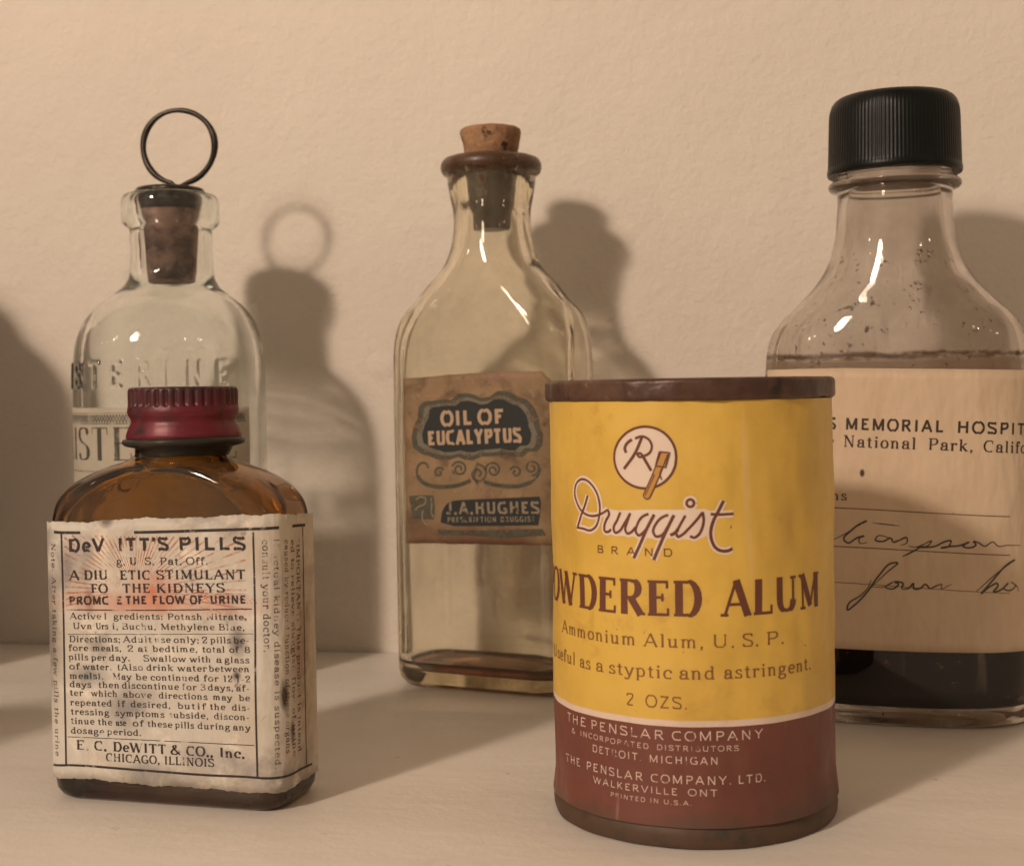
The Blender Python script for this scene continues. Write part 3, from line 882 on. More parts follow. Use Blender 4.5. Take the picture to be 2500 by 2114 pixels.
class Ink:
    """collects flat printed shapes laid on a wrapped label"""
    def __init__(self, wrap, off=3e-5, step=4e-4):
        self.w, self.off, self.step = wrap, off, step
        self.V, self.F, self.k = [], [], 0
    def lay(self, u, v):
        self.V.append(self.w(u, v, self.off + (self.k % 9) * 2.2e-6))
        return len(self.V) - 1
    def strip(self, L, Rr):
        """ribbon between two equal point lists"""
        self.k += 1
        ids = [(self.lay(*a), self.lay(*b)) for a, b in zip(L, Rr)]
        for a, b in zip(ids, ids[1:]):
            self.F.append((a[0], a[1], b[1], b[0]))
    def poly(self, pts, wobble=0):
        """filled outline, cut into narrow columns so that it follows the curve of the label"""
        self.k += 1
        us = [p[0] for p in pts]
        u0, u1 = min(us), max(us)
        n = max(2, int((u1 - u0) / self.step))
        cols = []
        for i in range(n + 1):
            u = u0 + (u1 - u0) * min(max(i / n, 1e-4), 1 - 1e-4)
            ys = []
            for a, b in zip(pts, pts[1:] + pts[:1]):
                if (a[0] <= u) != (b[0] <= u):
                    ys.append(a[1] + (b[1] - a[1]) * (u - a[0]) / (b[0] - a[0]))
            if len(ys) >= 2:
                cols.append((u, min(ys), max(ys)))
        m = max(1, int(max([b - a for _, a, b in cols] + [0]) / (self.step * 1.5)))
        ids = [[self.lay(u, a + (b - a) * j / m) for j in range(m + 1)] for u, a, b in cols]
        for a, b in zip(ids, ids[1:]):
            for j in range(m):
                self.F.append((a[j], b[j], b[j + 1], a[j + 1]))
    def line(self, pts, width, smooth=True, sub=4, taper=False):
        """a stroke of even width along points in label coordinates"""
        p = crom([tuple(q) for q in pts], sub) if smooth and len(pts) > 2 else list(pts)
        dense = [p[0]]
        for a, b in zip(p, p[1:]):
            m = max(1, int(math.dist(a, b) / self.step))
            dense += [(a[0] + (b[0] - a[0]) * i / m, a[1] + (b[1] - a[1]) * i / m) for i in range(1, m + 1)]
        L, Q = [], []
        n = len(dense)
        for i, q in enumerate(dense):
            a, b = dense[max(i - 1, 0)], dense[min(i + 1, n - 1)]
            dx, dy = b[0] - a[0], b[1] - a[1]
            l = math.hypot(dx, dy) or 1
            wd = width(i / (n - 1)) if callable(width) else width
            if taper:
                wd *= .35 + .65 * min(1, 4 * min(i, n - 1 - i) / n)
            L.append((q[0] - dy / l * wd / 2, q[1] + dx / l * wd / 2))
            Q.append((q[0] + dy / l * wd / 2, q[1] - dx / l * wd / 2))
        self.strip(L, Q)
    def disc(self, u, v, r):
        pts = [(u + r * math.cos(t * math.pi / 6), v + r * math.sin(t * math.pi / 6)) for t in range(12)]
        self.k += 1
        c = self.lay(u, v)
        ids = [self.lay(*p) for p in pts]
        for i in range(12):
            self.F.append((c, ids[i], ids[(i + 1) % 12]))
    def text(self, s, u0, v0, u1, v1, h, style, jit=.006):
        thick, thin, ser, sert, track = STY[style]
        tot = sum(GL.get(c, GL['-'])[0] + track for c in s) - track - .12
        L = math.hypot(u1 - u0, v1 - v0)
        sx = L / tot
        dx, dy = (u1 - u0) / L, (v1 - v0) / L
        asp = sx / h                       # condensing
        x = -.06
        def P(px, py):
            return (u0 + dx * px * sx - dy * py * h, v0 + dy * px * sx + dx * py * h)
        for ch in s:
            w, st = glyph_strokes(ch)
            jy = random.uniform(-jit, jit)
            for k, pts in st:
                if k == '_':
                    if ser:
                        qx, qy = pts[0]
                        qx += x
                        top = qy > .3
                        a = (qx - ser / max(asp, .6) * (1 if asp > .6 else .8), qy - (sert if top else 0))
                        y0, y1 = (qy - sert, qy + .0) if top else (qy, qy + sert)
                        hl = ser * (1 / max(asp, .75)) * .9
                        self.strip([P(qx - hl, y0 + jy), P(qx + hl, y0 + jy)], [P(qx - hl, y1 + jy), P(qx + hl, y1 + jy)])
                    continue
                if k == '|':
                    if ser:
                        (ax, ay), (bx, by) = pts
                        t = thin * .55 / asp
                        self.strip([P(ax + x - t, ay + jy), P(bx + x - t, by + jy)], [P(ax + x + t * .6, ay + jy), P(bx + x + t * .6, by + jy)])
                    continue
                if k == '.':
                    if ser or ch in '.,:;ij"':
                        q = P(pts[0][0] + x, pts[0][1] + jy)
                        if not ser and ch not in '.,:;ij':
                            continue
                        if ser and ch in 'acfry' and style == 'C':
                            pass
                        self.disc(q[0], q[1], max(thick * .62, .075) * h)
                    continue
                # pen strokes; work in (x*asp, y) so that the weight is even
                pp = [((a + x) * asp, min(max(b, -.4), 1.05)) for a, b in pts]
                # keep horizontal strokes inside cap height / base line
                Lp, Rp = [], []
                n = len(pp)
                if k in 'snk' and n == 2:
                    m = 3
                    pp = [(pp[0][0] + (pp[1][0] - pp[0][0]) * i / m, pp[0][1] + (pp[1][1] - pp[0][1]) * i / m) for i in range(m + 1)]
                    n = m + 1
                for i, q in enumerate(pp):
                    a, b = pp[max(i - 1, 0)], pp[min(i + 1, n - 1)]
                    ex, ey = b[0] - a[0], b[1] - a[1]
                    l = math.hypot(ex, ey) or 1
                    ex, ey = ex / l, ey / l
                    if k == 'n':
                        t = thin
                    elif k == 'k':
                        t = thick
                    else:
                        t = thin + (thick - thin) * abs(ey) ** 1.6
                    t *= min(1.0, .55 + .55 * asp) if k != 's' or abs(ey) > .5 else 1
                    # push the pen inside the letter box
                    qy = q[1]
                    if k in 'sc' and abs(ex) > .5:
                        if qy > .98: qy -= t / 2 * abs(ex)
                        elif qy < .02 and qy > -.05: qy += t / 2 * abs(ex)
                    Lp.append(P((q[0] - ey * t / 2) / asp, qy + ex * t / 2 + jy))
                    Rp.append(P((q[0] + ey * t / 2) / asp, qy - ex * t / 2 + jy))
                self.strip(Lp, Rp)
            x += w + track
    def build(self, name, mat, parent, label=None):
        return mesh(name, self.V, self.F, mat, parent, smooth=False, uvs=[(0, 0)] * len(self.V), label=label)

def words(key, wrap, off, pick, mat, parent, jit=.006):
    """every printed word is a piece of its own on its label"""
    for n_, (s, *q) in enumerate(TX[key]):
        if pick(q[-1]):
            i = Ink(wrap, off)
            i.k = n_ % 5
            i.text(s, *q, jit=jit)
            i.build('printed_word', mat, parent)

def piece(wrap, off, name, mat, parent, pts, width, **kw):
    i = Ink(wrap, off)
    i.line(pts, width, **kw)
    return i.build(name, mat, parent)

def sheet(wrap, top, bot, off, thick=9e-5, nu=90, nv=26, ragged=0.0, seed=1):
    """a paper label: top and bottom edges given as (u,v) lists, from left to right, real thickness"""
    rnd = random.Random(seed)
    def ev(e, u):
        for a, b in zip(e, e[1:]):
            if u <= b[0]:
                t = (u - a[0]) / (b[0] - a[0])
                return a[1] + (b[1] - a[1]) * t
        return e[-1][1]
    u0, u1 = top[0][0], top[-1][0]
    ph = [rnd.uniform(0, 6.28) for _ in range(6)]
    def rag(t, s):
        return ragged * sum(math.sin(t * f * 6.28 + ph[i] + s) / (1 + i * .6) for i, f in enumerate((3, 7.3, 13.1, 29, 47, 71))) / 2
    V, UV, F = [], [], []
    for side in (0, 1):
        for i in range(nu + 1):
            uu = u0 + (u1 - u0) * i / nu
            t, b = ev(top, uu) + rag(i / nu, 0), ev(bot, uu) + rag(i / nu, 3)
            for j in range(nv + 1):
                v = b + (t - b) * j / nv
                e = 0
                if i in (0, nu):
                    e = rag(j / nv, 5) * (1 if i else -1)
                V.append(wrap(uu + e, v, off - side * thick))
                UV.append((uu, v))
    def idx(s, i, j):
        return s * (nu + 1) * (nv + 1) + i * (nv + 1) + j
    for i in range(nu):
        for j in range(nv):
            F.append((idx(0, i, j), idx(0, i + 1, j), idx(0, i + 1, j + 1), idx(0, i, j + 1)))
            F.append((idx(1, i, j), idx(1, i, j + 1), idx(1, i + 1, j + 1), idx(1, i + 1, j)))
    for i in range(nu):
        for j in (0, nv):
            q = (idx(0, i, j), idx(1, i, j), idx(1, i + 1, j), idx(0, i + 1, j))
            F.append(q if j == 0 else q[::-1])
    for j in range(nv):
        for i in (0, nu):
            q = (idx(0, i, j), idx(0, i, j + 1), idx(1, i, j + 1), idx(1, i, j))
            F.append(q if i == 0 else q[::-1])
    return V, F, UV

TX = {}
for ln in TEXT.strip().splitlines():
    q = ln.split('|')
    TX.setdefault(q[0], []).append((q[1], *[float(v) / 1000 for v in q[2:7]], q[7]))
SK = {}
for ln in STROKES.strip().splitlines():
    a, b, c = ln.split('|')
    SK.setdefault(a, {})[b] = [tuple(float(v) / 1000 for v in p.split(',')) for p in c.split()]

def place(key, name, label, cat):
    x, y, rot, _ = SURF[key]
    return thing(name, label, cat, (x, y, 0), R(rot))

# ------------------------------------------------------------------ the setting
def box(name, x0, x1, y0, y1, z0, z1, mat):
    V = [(x, y, z) for z in (z0, z1) for y in (y0, y1) for x in (x0, x1)]
    F = [(0, 2, 3, 1), (4, 5, 7, 6), (0, 1, 5, 4), (2, 6, 7, 3), (0, 4, 6, 2), (1, 3, 7, 5)]
    o = mesh(name, V, F, mat, smooth=False)
    o["kind"] = "structure"
    return o

box('shelf', -.95, .75, .02, .4000, -.028, 0, m_shelf())
box('wall', -1.6, 1.5, .4005, .46, -.5, 1.3, m_wall())

# ------------------------------------------------------------------ yellow tin of powdered alum
t = place('tin', 'alum_tin', 'round yellow and maroon tin of powdered alum with a brown rim, nearest the camera', 'tin')
m_rust = m_simple('rusty_brown_metal', (.070, .034, .024), .40, .2, var=[((.135, .072, .048), 90, .45, .68), ((.030, .017, .012), 160, .58, .68), ((.22, .13, .085), 300, .64, .74)], bmp=(160, .0005))
m_base = m_simple('tarnished_base', (.092, .052, .033), .6, .2, var=[((.11, .055, .032), 50, .5, .8), ((.05, .042, .03), 220, .5, .7)], bmp=(200, .00015))
rt = .0266
V, F = lathe([(.0250, .0012), (.0258, .0), (.0266, .0002), (.0269, .0010), (.0270, .0024), (.0268, .0036), (.0262, .0044), (.0256, .0060), (.0256, .05), (.0256, .0780)], 128, lambda th, z: .0001 * math.sin(5 * th) + .00006 * math.sin(17 * th + 1))
mesh('can_body', V, F, m_base, t, sharp=50)
prof = [(rt - .0004, .0778)] + arc_prof(.0266, .0791, .0006, -80, 0, 3)
prof = [(.0262, .0780), (.0268, .0781)] + arc_prof(.02655, .0790, .00085, -50, 0, 3) + arc_prof(.02655, .0812, .00085, 0, 90, 5) + \
       arc_prof(.02635, .0812, .00085, 90, 165, 4) + [(.0254, .0800), (.0252, .0785), (.0248, .0782), (.012, .0783)]
dent = lambda th, z: .00022 * math.sin(3 * th + 1) + .00014 * math.sin(11 * th + 300 * z) + .00010 * math.sin(23 * th + 2) + .00005 * math.sin(47 * th + 900 * z)
V, F = lathe(prof, 160, dent, cap0=False)
mesh('rolled_rim', V, F, m_rust, t, sharp=60)

def litho(name, cols, rough, bl=45):
    m, nt, p, out = nodes(name)
    c = (*cols[0], 1)
    for i, (cc, sc, lo, hi, am) in enumerate(cols[1]):
        c = mix(nt, ramp(nt, noise(nt, sc, 5, .65, dist=.2), [(lo, g(0)), (hi, g(am))]), c, (*cc, 1))
    for rot_, st_ in (((0, .5, 0), (1, 1, .04)), ((0, -.9, .3), (1, 1, .05))):
        c = mix(nt, ramp(nt, noise(nt, 300, 2, .5, stretch=(*st_, rot_)), [(.70, g(0)), (.75, g(.2))]), c, (.62, .48, .34, 1))
    nt.links.new(c, p.inputs["Base Color"])
    nt.links.new(ramp(nt, noise(nt, 60, 4, .7), [(.35, g(rough - .12)), (.65, g(rough + .14))]), p.inputs["Roughness"])
    b = bump(nt, noise(nt, bl, 3, .6, stretch=(1, 1, .35, (0, .75, 0))), .0022, .9)
    b = bump(nt, noise(nt, 420, 3, .6), .00005, 1, b)
    nt.links.new(b, p.inputs["Normal"])
    return m
m_yel = litho('yellow_litho', ((.70, .455, .085), [((.50, .30, .05), 34, .42, .66, .6), ((.40, .20, .04), 95, .60, .75, .5), ((.68, .50, .14), 16, .5, .8, .5), ((.16, .075, .03), 330, .70, .735, .85), ((.44, .24, .06), 60, .62, .74, .5)]), .44)
m_mar = m_marp = litho('maroon_litho', ((.170, .052, .036), [((.115, .040, .028), 28, .4, .7, .8), ((.30, .14, .10), 240, .68, .76, .6), ((.10, .075, .05), 60, .58, .75, .55)]), .5)
_nt = m_mar.node_tree
_p = _nt.nodes["Principled BSDF"]
_old = _p.inputs["Base Color"].links[0].from_socket
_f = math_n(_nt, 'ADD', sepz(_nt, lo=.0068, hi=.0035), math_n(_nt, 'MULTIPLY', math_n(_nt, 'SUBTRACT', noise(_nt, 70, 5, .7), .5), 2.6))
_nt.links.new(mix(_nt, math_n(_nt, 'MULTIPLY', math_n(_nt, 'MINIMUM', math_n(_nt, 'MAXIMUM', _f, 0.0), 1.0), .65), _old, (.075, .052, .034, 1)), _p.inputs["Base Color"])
m_wht = litho('white_litho', ((.70, .56, .47), [((.50, .34, .24), 120, .5, .75, .6)]), .5)
def tin_dent(th, z):
    """shallow knocks and waviness of the sheet metal"""
    return (.00016 * math.sin(3.1 * th + 55 * z) * math.sin(90 * z + 2 * th) + .00009 * math.sin(9 * th - 210 * z + 1) + .00005 * math.sin(21 * th + 330 * z)
            - .00035 * math.exp(-((th - .85) / .14) ** 2 - ((z - .0555) / .004) ** 2) - .0003 * math.exp(-((th - .9) / .10) ** 2 - ((z - .0125) / .0035) ** 2) + .00045 * max(0, (.0090 - z) / .0050))
def band(name, z0, z1, mat, rad=.0):
    n = max(3, int((z1 - z0) / .0006))
    V, F = loft([circ(rt + .00010 + rad, z0 + (z1 - z0) * i / n, 256, lambda th, z: tin_dent((th + math.pi) % (2 * math.pi) - math.pi, z)) for i in range(n + 1)], False, False)
    return mesh(name, V, F, mat, t)
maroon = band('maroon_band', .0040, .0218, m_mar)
white = band('white_band', .0216, .0229, m_wht, 1.2e-5)
yellow = band('yellow_band', .0227, .0781, m_yel, 2.4e-5)

W0 = WR['tin']
W = lambda u, v, off=0: W0(u, v, off + tin_dent(u / .02672, v))
ink_br = m_ink('brown_ink', (.135, .040, .022), (.16, .34))
ink_lt = m_ink('thin_brown_ink', (.22, .095, .028), (.22, .42))
ink_wh = m_ink('white_ink', (.66, .50, .42), (.33, .43), 300)
words('tin', W, 6e-5, lambda st: st in ('C', 'g5'), ink_br, yellow)
words('tin', W, 6e-5, lambda st: st in ('c', 'g3'), ink_lt, yellow)
words('tin', W, 6e-5, lambda st: st == 'g2w', ink_wh, maroon)
k = SK['tin']
pale = m_ink('pale_print', (.74, .60, .50), (.05, .12))
gold = m_ink('gold_print', (.50, .26, .055), (.05, .12))
i = Ink(W, 3.0e-5)
names = ['D', 'D2', 'r', 'u', 'u2', 'g', 'g2', 'h', 'h2', 'i', 'i2', 's', 't', 't2', 'dot']
i.poly(k['fill1'])
for nm in names:
    i.line(k[nm], .00125)
i.build('script_outline', pale, yellow)
i = Ink(W, 9e-5)
for nm in names:
    i.line(k[nm], .00046 if nm not in ('D2',) else .00040)
for nm in ('g2', 'h2', 't', 'i2'):
    i.line(k[nm], .00056)
i.build('script_lettering', ink_br, yellow)
i = Ink(W, 4e-5)
i.poly(k['circle'])
i.build('emblem_disc', pale, yellow)
i = Ink(W, 8e-5)
i.line(k['circle'], .00045)
for nm in ('Rhook', 'Rstem', 'Rleg'):
    i.line(k[nm], .00055)
i.line(k['Rloop'], .00045)
i.build('emblem_lettering', ink_br, yellow)
i = Ink(W, 1.15e-4)
i.line(k['pestle'], .00150)
ends = (k['pestle'][-1],)
i.disc(*ends[0], .00075)
i.build('pestle_outline', ink_br, yellow)
i = Ink(W, 1.45e-4)
i.line(k['pestle'], .00100)
i.disc(*ends[0], .0005)
i.build('pestle_print', gold, yellow)
i = Ink(W, 1.8e-4)
i.line(k['pbox'], .00028, smooth=False)
i.line([(a - .0003, b) for a, b in k['pestle'][1:]], .00018, smooth=False)
i.line(k['plip'], .00025)
i.build('pestle_detail', ink_br, yellow)

# ------------------------------------------------------------------ amber pill bottle
t = place('pill', 'pill_bottle', 'small amber pill bottle with a ribbed red screw cap and a stained text label', 'bottle')
m_amber = m_glass('amber_glass', (.90, .82, .70), (.80, .62, .08), 760, dirt_amber)
ho = [(.0, .0238, .0084, .0050), (.0008, .0248, .0094, .0051), (.0022, .0255, .0101, .0052), (.0045, .0257, .0103, .0052)]
bodyk = [(.0480, .0257, .0103, .0052), (.0555, .0254, .0103, .0058), (.0595, .0246, .0102, .0068), (.0625, .0222, .0100, .0080), (.0645, .0190, .0098, .0088),
         (.0664, .0142, .0094, .0090), (.0677, .0102, .0087, .0087), (.0686, .0088, .0084, .0084), (.0700, .0086, .0086, .0086), (.0800, .0086, .0086, .0086)]
outer = [(.0010, .0010, .0004, .0004), (.0010, .0160, .0060, .0040), (.0, .0215, .0072, .0050)] + ho + crom(bodyk, 5)
innk = [(.0800, .0068, .0068, .0068), (.0690, .0066, .0066, .0066), (.0672, .0074, .0064, .0064), (.0650, .0120, .0076, .0070), (.0630, .0170, .0078, .0068),
        (.0605, .0205, .0080, .0060), (.0570, .0230, .0081, .0048), (.0500, .0235, .0082, .0040), (.0080, .0235, .0082, .0040), (.0045, .0225, .0072, .0036), (.0036, .0190, .0050, .003), (.0034, .001, .0004, .0004)]
V, F = glass_shell(outer, crom(innk, 4), 'rr')
mesh('glass_body', V, F, m_amber, t)

capx = .0012
m_red = m_simple('red_enamel', (.145, .008, .022), .42, .15, var=[((.055, .012, .016), 60, .50, .68), ((.028, .012, .012), 240, .56, .70)], bmp=(300, .00012))
# darker, dustier upper half where the enamel has worn
nt = m_red.node_tree
p = nt.nodes["Principled BSDF"]
old = p.inputs["Base Color"].links[0].from_socket
wear = math_n(nt, 'MULTIPLY', math_n(nt, 'MINIMUM', math_n(nt, 'MAXIMUM', sepz(nt, lo=.0772, hi=.0812), 0.0), 1.0), ramp(nt, noise(nt, 150, 3), [(.3, g(.5)), (.6, g(1))]))
nt.links.new(mix(nt, wear, old, (.045, .018, .020, 1)), p.inputs["Base Color"])
cap_z = [(.0070, .0722), (.01150, .0720), (.01160, .0724), (.01135, .0733), (.01095, .0742), (.01055, .0750), (.01045, .0755), (.01065, .0760), (.01105, .0766), (.01120, .0774), (.01112, .0781),
         (.01105, .0785), (.01105, .0800), (.01105, .0810), (.01098, .0816), (.01070, .0820), (.0102, .08215), (.009, .0821), (.004, .0820)]
def capfn(th, z):
    r = 0
    if .0782 < z < .0819:
        e = min(1, (z - .0782) / .0004, (.0819 - z) / .0006)
        r -= .00045 * (.5 + .5 * math.cos(36 * th)) ** 2 * e
    if .0730 < z < .0778:
        r += .00022 * math.sin(th + 1.2) * math.sin((z - .0730) / .0048 * math.pi)
    return r
prof = []
for a, b in zip(cap_z, cap_z[1:]):
    m = 3 if .0780 < a[1] < .0816 else 2
    prof += [(a[0] + (b[0] - a[0]) * i / m, a[1] + (b[1] - a[1]) * i / m) for i in range(m)]
prof.append(cap_z[-1])
prof = [(r * .978, z) for r, z in prof]
V, F = lathe(prof, 432, capfn)
mesh('screw_cap', [(x + capx, y, z) for x, y, z in V], F, m_red, t, sharp=70)
m_tar = m_simple('tarnished_skirt', (.030, .026, .020), .5, .4, var=((.085, .075, .055), 90, .5, .7), bmp=(160, .0002))
V, F = lathe([(.0088, .0684), (.0092, .0690), (.0098, .0702), (.0112, .0705), (.0120, .0708), (.0123, .0713), (.0121, .0718), (.0113, .0721), (.0090, .0721)], 128,
             lambda th, z: .00018 * math.sin(2 * th + .4) + .0001 * math.sin(9 * th), False, False)
mesh('cap_flange', [(x + capx, y, z + .00018 * math.sin(math.atan2(x, -y) * 2)) for x, y, z in V], F, m_tar, t)

W = WR['pill']
ex = SK['pill']
top = [(-.0262, .0556)] + ex['edgeT'] + [(.0405, .0562)]
bot = [(-.0262, .0043)] + ex['edgeB'] + [(.0405, .0043)]
sun = (-.0043, .0470)
m_pap = m_paper('stained_label_paper', (.61, .575, .515),
                [((.48, .40, .31), 45, .42, .66, .6), ((.27, .245, .225), 60, .54, .66, .75), ((.80, .74, .64), 110, .55, .68, .8), ((.10, .085, .08), 230, .68, .74, .8), ((.45, .31, .19), 22, .52, .75, .5)],
                crease=(75, .0016), rough=.6,
                spots=[(-.0120, .0445, .0034, .0095, (.66, .60, .51), 1.3), (-.0146, .0405, .0014, .0035, (.24, .215, .20), .9), (.0090, .0105, .009, .0035, (.40, .37, .34), .8), (.0010, .0065, .012, .003, (.34, .31, .28), .7), (-.0195, .0470, .0030, .0060, (.28, .25, .23), .8), (.0185, .0080, .003, .003, (.33, .30, .28), .8), (-.0005, .0425, .0075, .0052, (.58, .15, .06), .6), (-.001, .0400, .032, .0030, (.58, .24, .15), .6), (-.014, .0500, .006, .0045, (.30, .26, .25), .7),
                       (-.0150, .0253, .0050, .0028, (.17, .17, .19), .75), (-.0060, .0195, .0080, .0065, (.30, .28, .27), .8), (-.0035, .0065, .0040, .0035, (.22, .21, .22), .65),
                       (.0262, .0225, .0013, .0038, (.06, .045, .035), 1.1), (.0282, .0150, .0011, .0032, (.07, .05, .04), 1.0), (.0172, .0330, .0024, .0034, (.12, .10, .085), .9), (.0168, .0265, .0012, .0014, (.06, .05, .04), .9),
                       (-.0117, .0510, .0024, .0050, (.74, .66, .55), 1.2), (-.0105, .0560, .0020, .0016, (.20, .17, .15), 1.3), (.034, .030, .008, .03, (.34, .26, .18), .9), (-.0240, .033, .0040, .018, (.24, .21, .18), 1.0)])
V, F, UV = sheet(W, top, bot, 3.2e-4, nu=200, ragged=.00028, seed=3)
pl = mesh('paper_label', V, F, m_pap, t, uvs=UV)
ink_bk = m_ink('black_ink', (.030, .020, .020), (.31, .43), 330)
ink_gr = m_ink('faded_ink', (.036, .027, .022), (.33, .47), 330)
ink_rd = m_ink('red_ray_ink', (.62, .23, .14), (.40, .62), 300, fade=.6)
o3 = Ink(W, 3.3e-4)
words('pill', W, 3.8e-4, lambda st: st in ('H', 'c4'), ink_bk, pl, .02)
words('pill', W, 3.8e-4, lambda st: st == 'c3', ink_gr, pl, .02)
words('pill', W, 3.8e-4, lambda st: st == 'c5', m_ink('rubbed_ink', (.065, .052, .044), (.33, .52), 260, fade=.9), pl, .02)
def broken(pts, wd, gaps=(), mat=None):
    mat = mat or ink_bk
    p = crom(pts, 8)
    run = []
    for a in p:
        if any(g0 < (a[0] if abs(pts[-1][0] - pts[0][0]) > .005 else a[1]) < g1 for g0, g1 in gaps):
            if len(run) > 1:
                piece(W, 3.9e-4, 'printed_rule', mat, pl, run, wd, smooth=False)
            run = []
        else:
            run.append(a)
    if len(run) > 1:
        piece(W, 3.9e-4, 'printed_rule', mat, pl, run, wd, smooth=False)
broken( ex['top'], .00055, ((-.0138, -.0106), (-.0073, -.0066), (.0002, .0008), (.0259, .0295)))
broken(ex['bot'], .00045)
for nm in ('lv', 'rv'):
    broken(ex[nm], .00036, ((.0165, .0172), (.0118, .0126)) if nm == 'rv' else ())
broken(ex['rv2'], .00030)
for nm, wd in (('mid1', .00020), ('mid3', .00014), ('mid2', .00010)):
    broken(ex[nm], wd, mat=ink_gr)
for n_ in range(46):
    an = R(-12 + 204 * n_ / 45)
    c0, s0 = math.cos(an), math.sin(an)
    r1 = 1.0
    mx = []
    if c0 > .01: mx.append((.0192 - sun[0]) / c0)
    if c0 < -.01: mx.append((-.0198 - sun[0]) / c0)
    if s0 > .01: mx.append((.0532 - sun[1] + .0045) / s0)
    if s0 < -.01: mx.append((.0362 - sun[1] + .0045) / s0)
    r1 = min(mx)
    o3.line([(sun[0] + c0 * .0035, sun[1] - .0045 + s0 * .0035), (sun[0] + c0 * r1, sun[1] - .0045 + s0 * r1)], lambda q: .00010 + .00034 * q, smooth=False)
for n_ in range(16):
    u = .0085 + .0009 * n_
    if u < .0185:
        o3.line([(u - .003, .0415 + .0005 * math.sin(n_)), (u, .0424), (u + .0022, .0413), (u + .003, .0405)], .00018)
o3.build('sunburst_rays', ink_rd, pl)['kind'] = 'stuff'

# ------------------------------------------------------------------ oil bottle
t = place('oil', 'oil_bottle', 'tall corked bottle of old yellowish glass with a brown label reading oil of eucalyptus', 'bottle')
m_oilg = m_glass('yellowed_glass', (1, .985, .93), (.96, .86, .55), 42, dirt_oil, wob=.0005)
outk = [(.0042, .0267, .0140, .0085), (.0850, .0267, .0140, .0085), (.0905, .0267, .01395, .0086), (.0950, .0264, .0138, .0090), (.0985, .0259, .0136, .0098), (.1012, .0249, .0134, .0106),
        (.1044, .0222, .0131, .0116), (.1096, .0182, .0124, .0122), (.1145, .0136, .0117, .0117), (.1197, .0114, .0110, .0110), (.1258, .0105, .0105, .0105), (.1290, .0106, .0106, .0106),
        (.1306, .0108, .0108, .0108), (.1330, .0113, .0113, .0113), (.1374, .0120, .0120, .0120), (.1386, .0121, .0121, .0121)]
lip = [(.1391, .0126), (.1395, .0132), (.1402, .0136), (.1412, .0138), (.1422, .0137), (.1430, .0133), (.1436, .0127), (.1439, .0118), (.1440, .0095), (.1436, .0080)]
outer = [(.0016, .0010, .0006, .0006), (.0016, .0140, .0060, .0055), (.0010, .0190, .0085, .0070), (.0, .0225, .0108, .0078), (.0, .0238, .0116, .0080), (.0006, .0252, .0128, .0083), (.0020, .0263, .0137, .0085)] + \
        crom(outk, 5) + [(z, r, r, r) for z, r in lip]
innk = [(.1425, .0073, .0073, .0073), (.1320, .0068, .0068, .0068), (.1260, .0070, .0070, .0070), (.1200, .0080, .0078, .0078), (.1145, .0106, .0088, .0088), (.1096, .0150, .0098, .0098),
        (.1044, .0194, .0104, .0095), (.1005, .0222, .0108, .0085), (.0960, .0237, .0112, .0074), (.0915, .0241, .0114, .0066), (.0850, .0242, .0116, .0062), (.0120, .0242, .0116, .0062), (.0070, .0240, .0114, .0062),
        (.0048, .0228, .0106, .0060), (.0040, .0205, .0090, .0058), (.0046, .0170, .0072, .0055), (.0060, .0120, .0052, .0048), (.0068, .0060, .0028, .0026), (.0070, .0012, .0007, .0006)]
V, F = glass_shell(outer, crom(innk, 4), 'rr')
mesh('glass_body', lean(V, .100, .125, .0006), F, m_oilg, t)
# brown residue lying in the gutter round the raised floor
floor_ = crom(innk, 4)
low = [q for q in floor_ if q[0] <= .0052 and q[1] > .0152]
rings = [[(x, y, z + .00002) for x, y in rr_contour(a * 1.002, b * 1.002, s, 48)] for z, a, b, s in low][::-1]
rings = rings + [[(x, y, .0068) for x, y in rr_contour(.0241, .0115, .0062, 48)], [(x, y, .0056) for x, y in rr_contour(.0228, .0106, .006, 48)], [(x, y, .00525) for x, y in rr_contour(.0152, .0065, .0052, 48)]]
V, F = loft(rings)
m_res = m_glass('dark_residue', (1, .9, .8), (.80, .42, .10), 1500, None, wob=.0003, ior=1.42)
mesh('brown_residue', V, F, m_res, t)
m_cork = m_simple('cork', (.36, .20, .105), .85, var=[((.22, .11, .055), 120, .42, .66), ((.05, .022, .012), 330, .58, .64), ((.50, .31, .17), 40, .5, .75)], bmp=(330, .0012))
m_corkd = m_simple('soaked_cork', (.070, .034, .022), .4, var=[((.030, .018, .014), 120, .4, .65), ((.13, .075, .055), 300, .60, .72)], bmp=(200, .0005))
rnd = random.Random(5)
def rough_fn(seed, amp):
    r = random.Random(seed)
    ph = [(r.uniform(0, 6.28), r.randint(2, 17), r.uniform(.4, 1), r.uniform(300, 900)) for _ in range(9)]
    return lambda th, z: amp * sum(a * math.sin(f * th + p_ + z * kz) for p_, f, a, kz in ph) / 3
V, F = lathe([(.0068, .1426), (.0071, .1446), (.0075, .1470), (.0080, .1494), (.0083, .1506), (.0082, .1514), (.0075, .1519), (.0060, .1520), (.003, .1521)], 96, rough_fn(2, .00030), cap0=False)
ck = mesh('cork_stopper', lean(V, .100, .125, .0006), F, m_cork, t)
V, F = lathe([(.0040, .1243), (.0050, .1245), (.0052, .1260), (.0054, .1290), (.0061, .1310), (.0065, .1345), (.0067, .1400), (.0068, .1438), (.003, .1440)], 96, rough_fn(9, .00014))
mesh('stopper_shank', lean(V, .100, .125, .0006), F, m_corkd, ck)

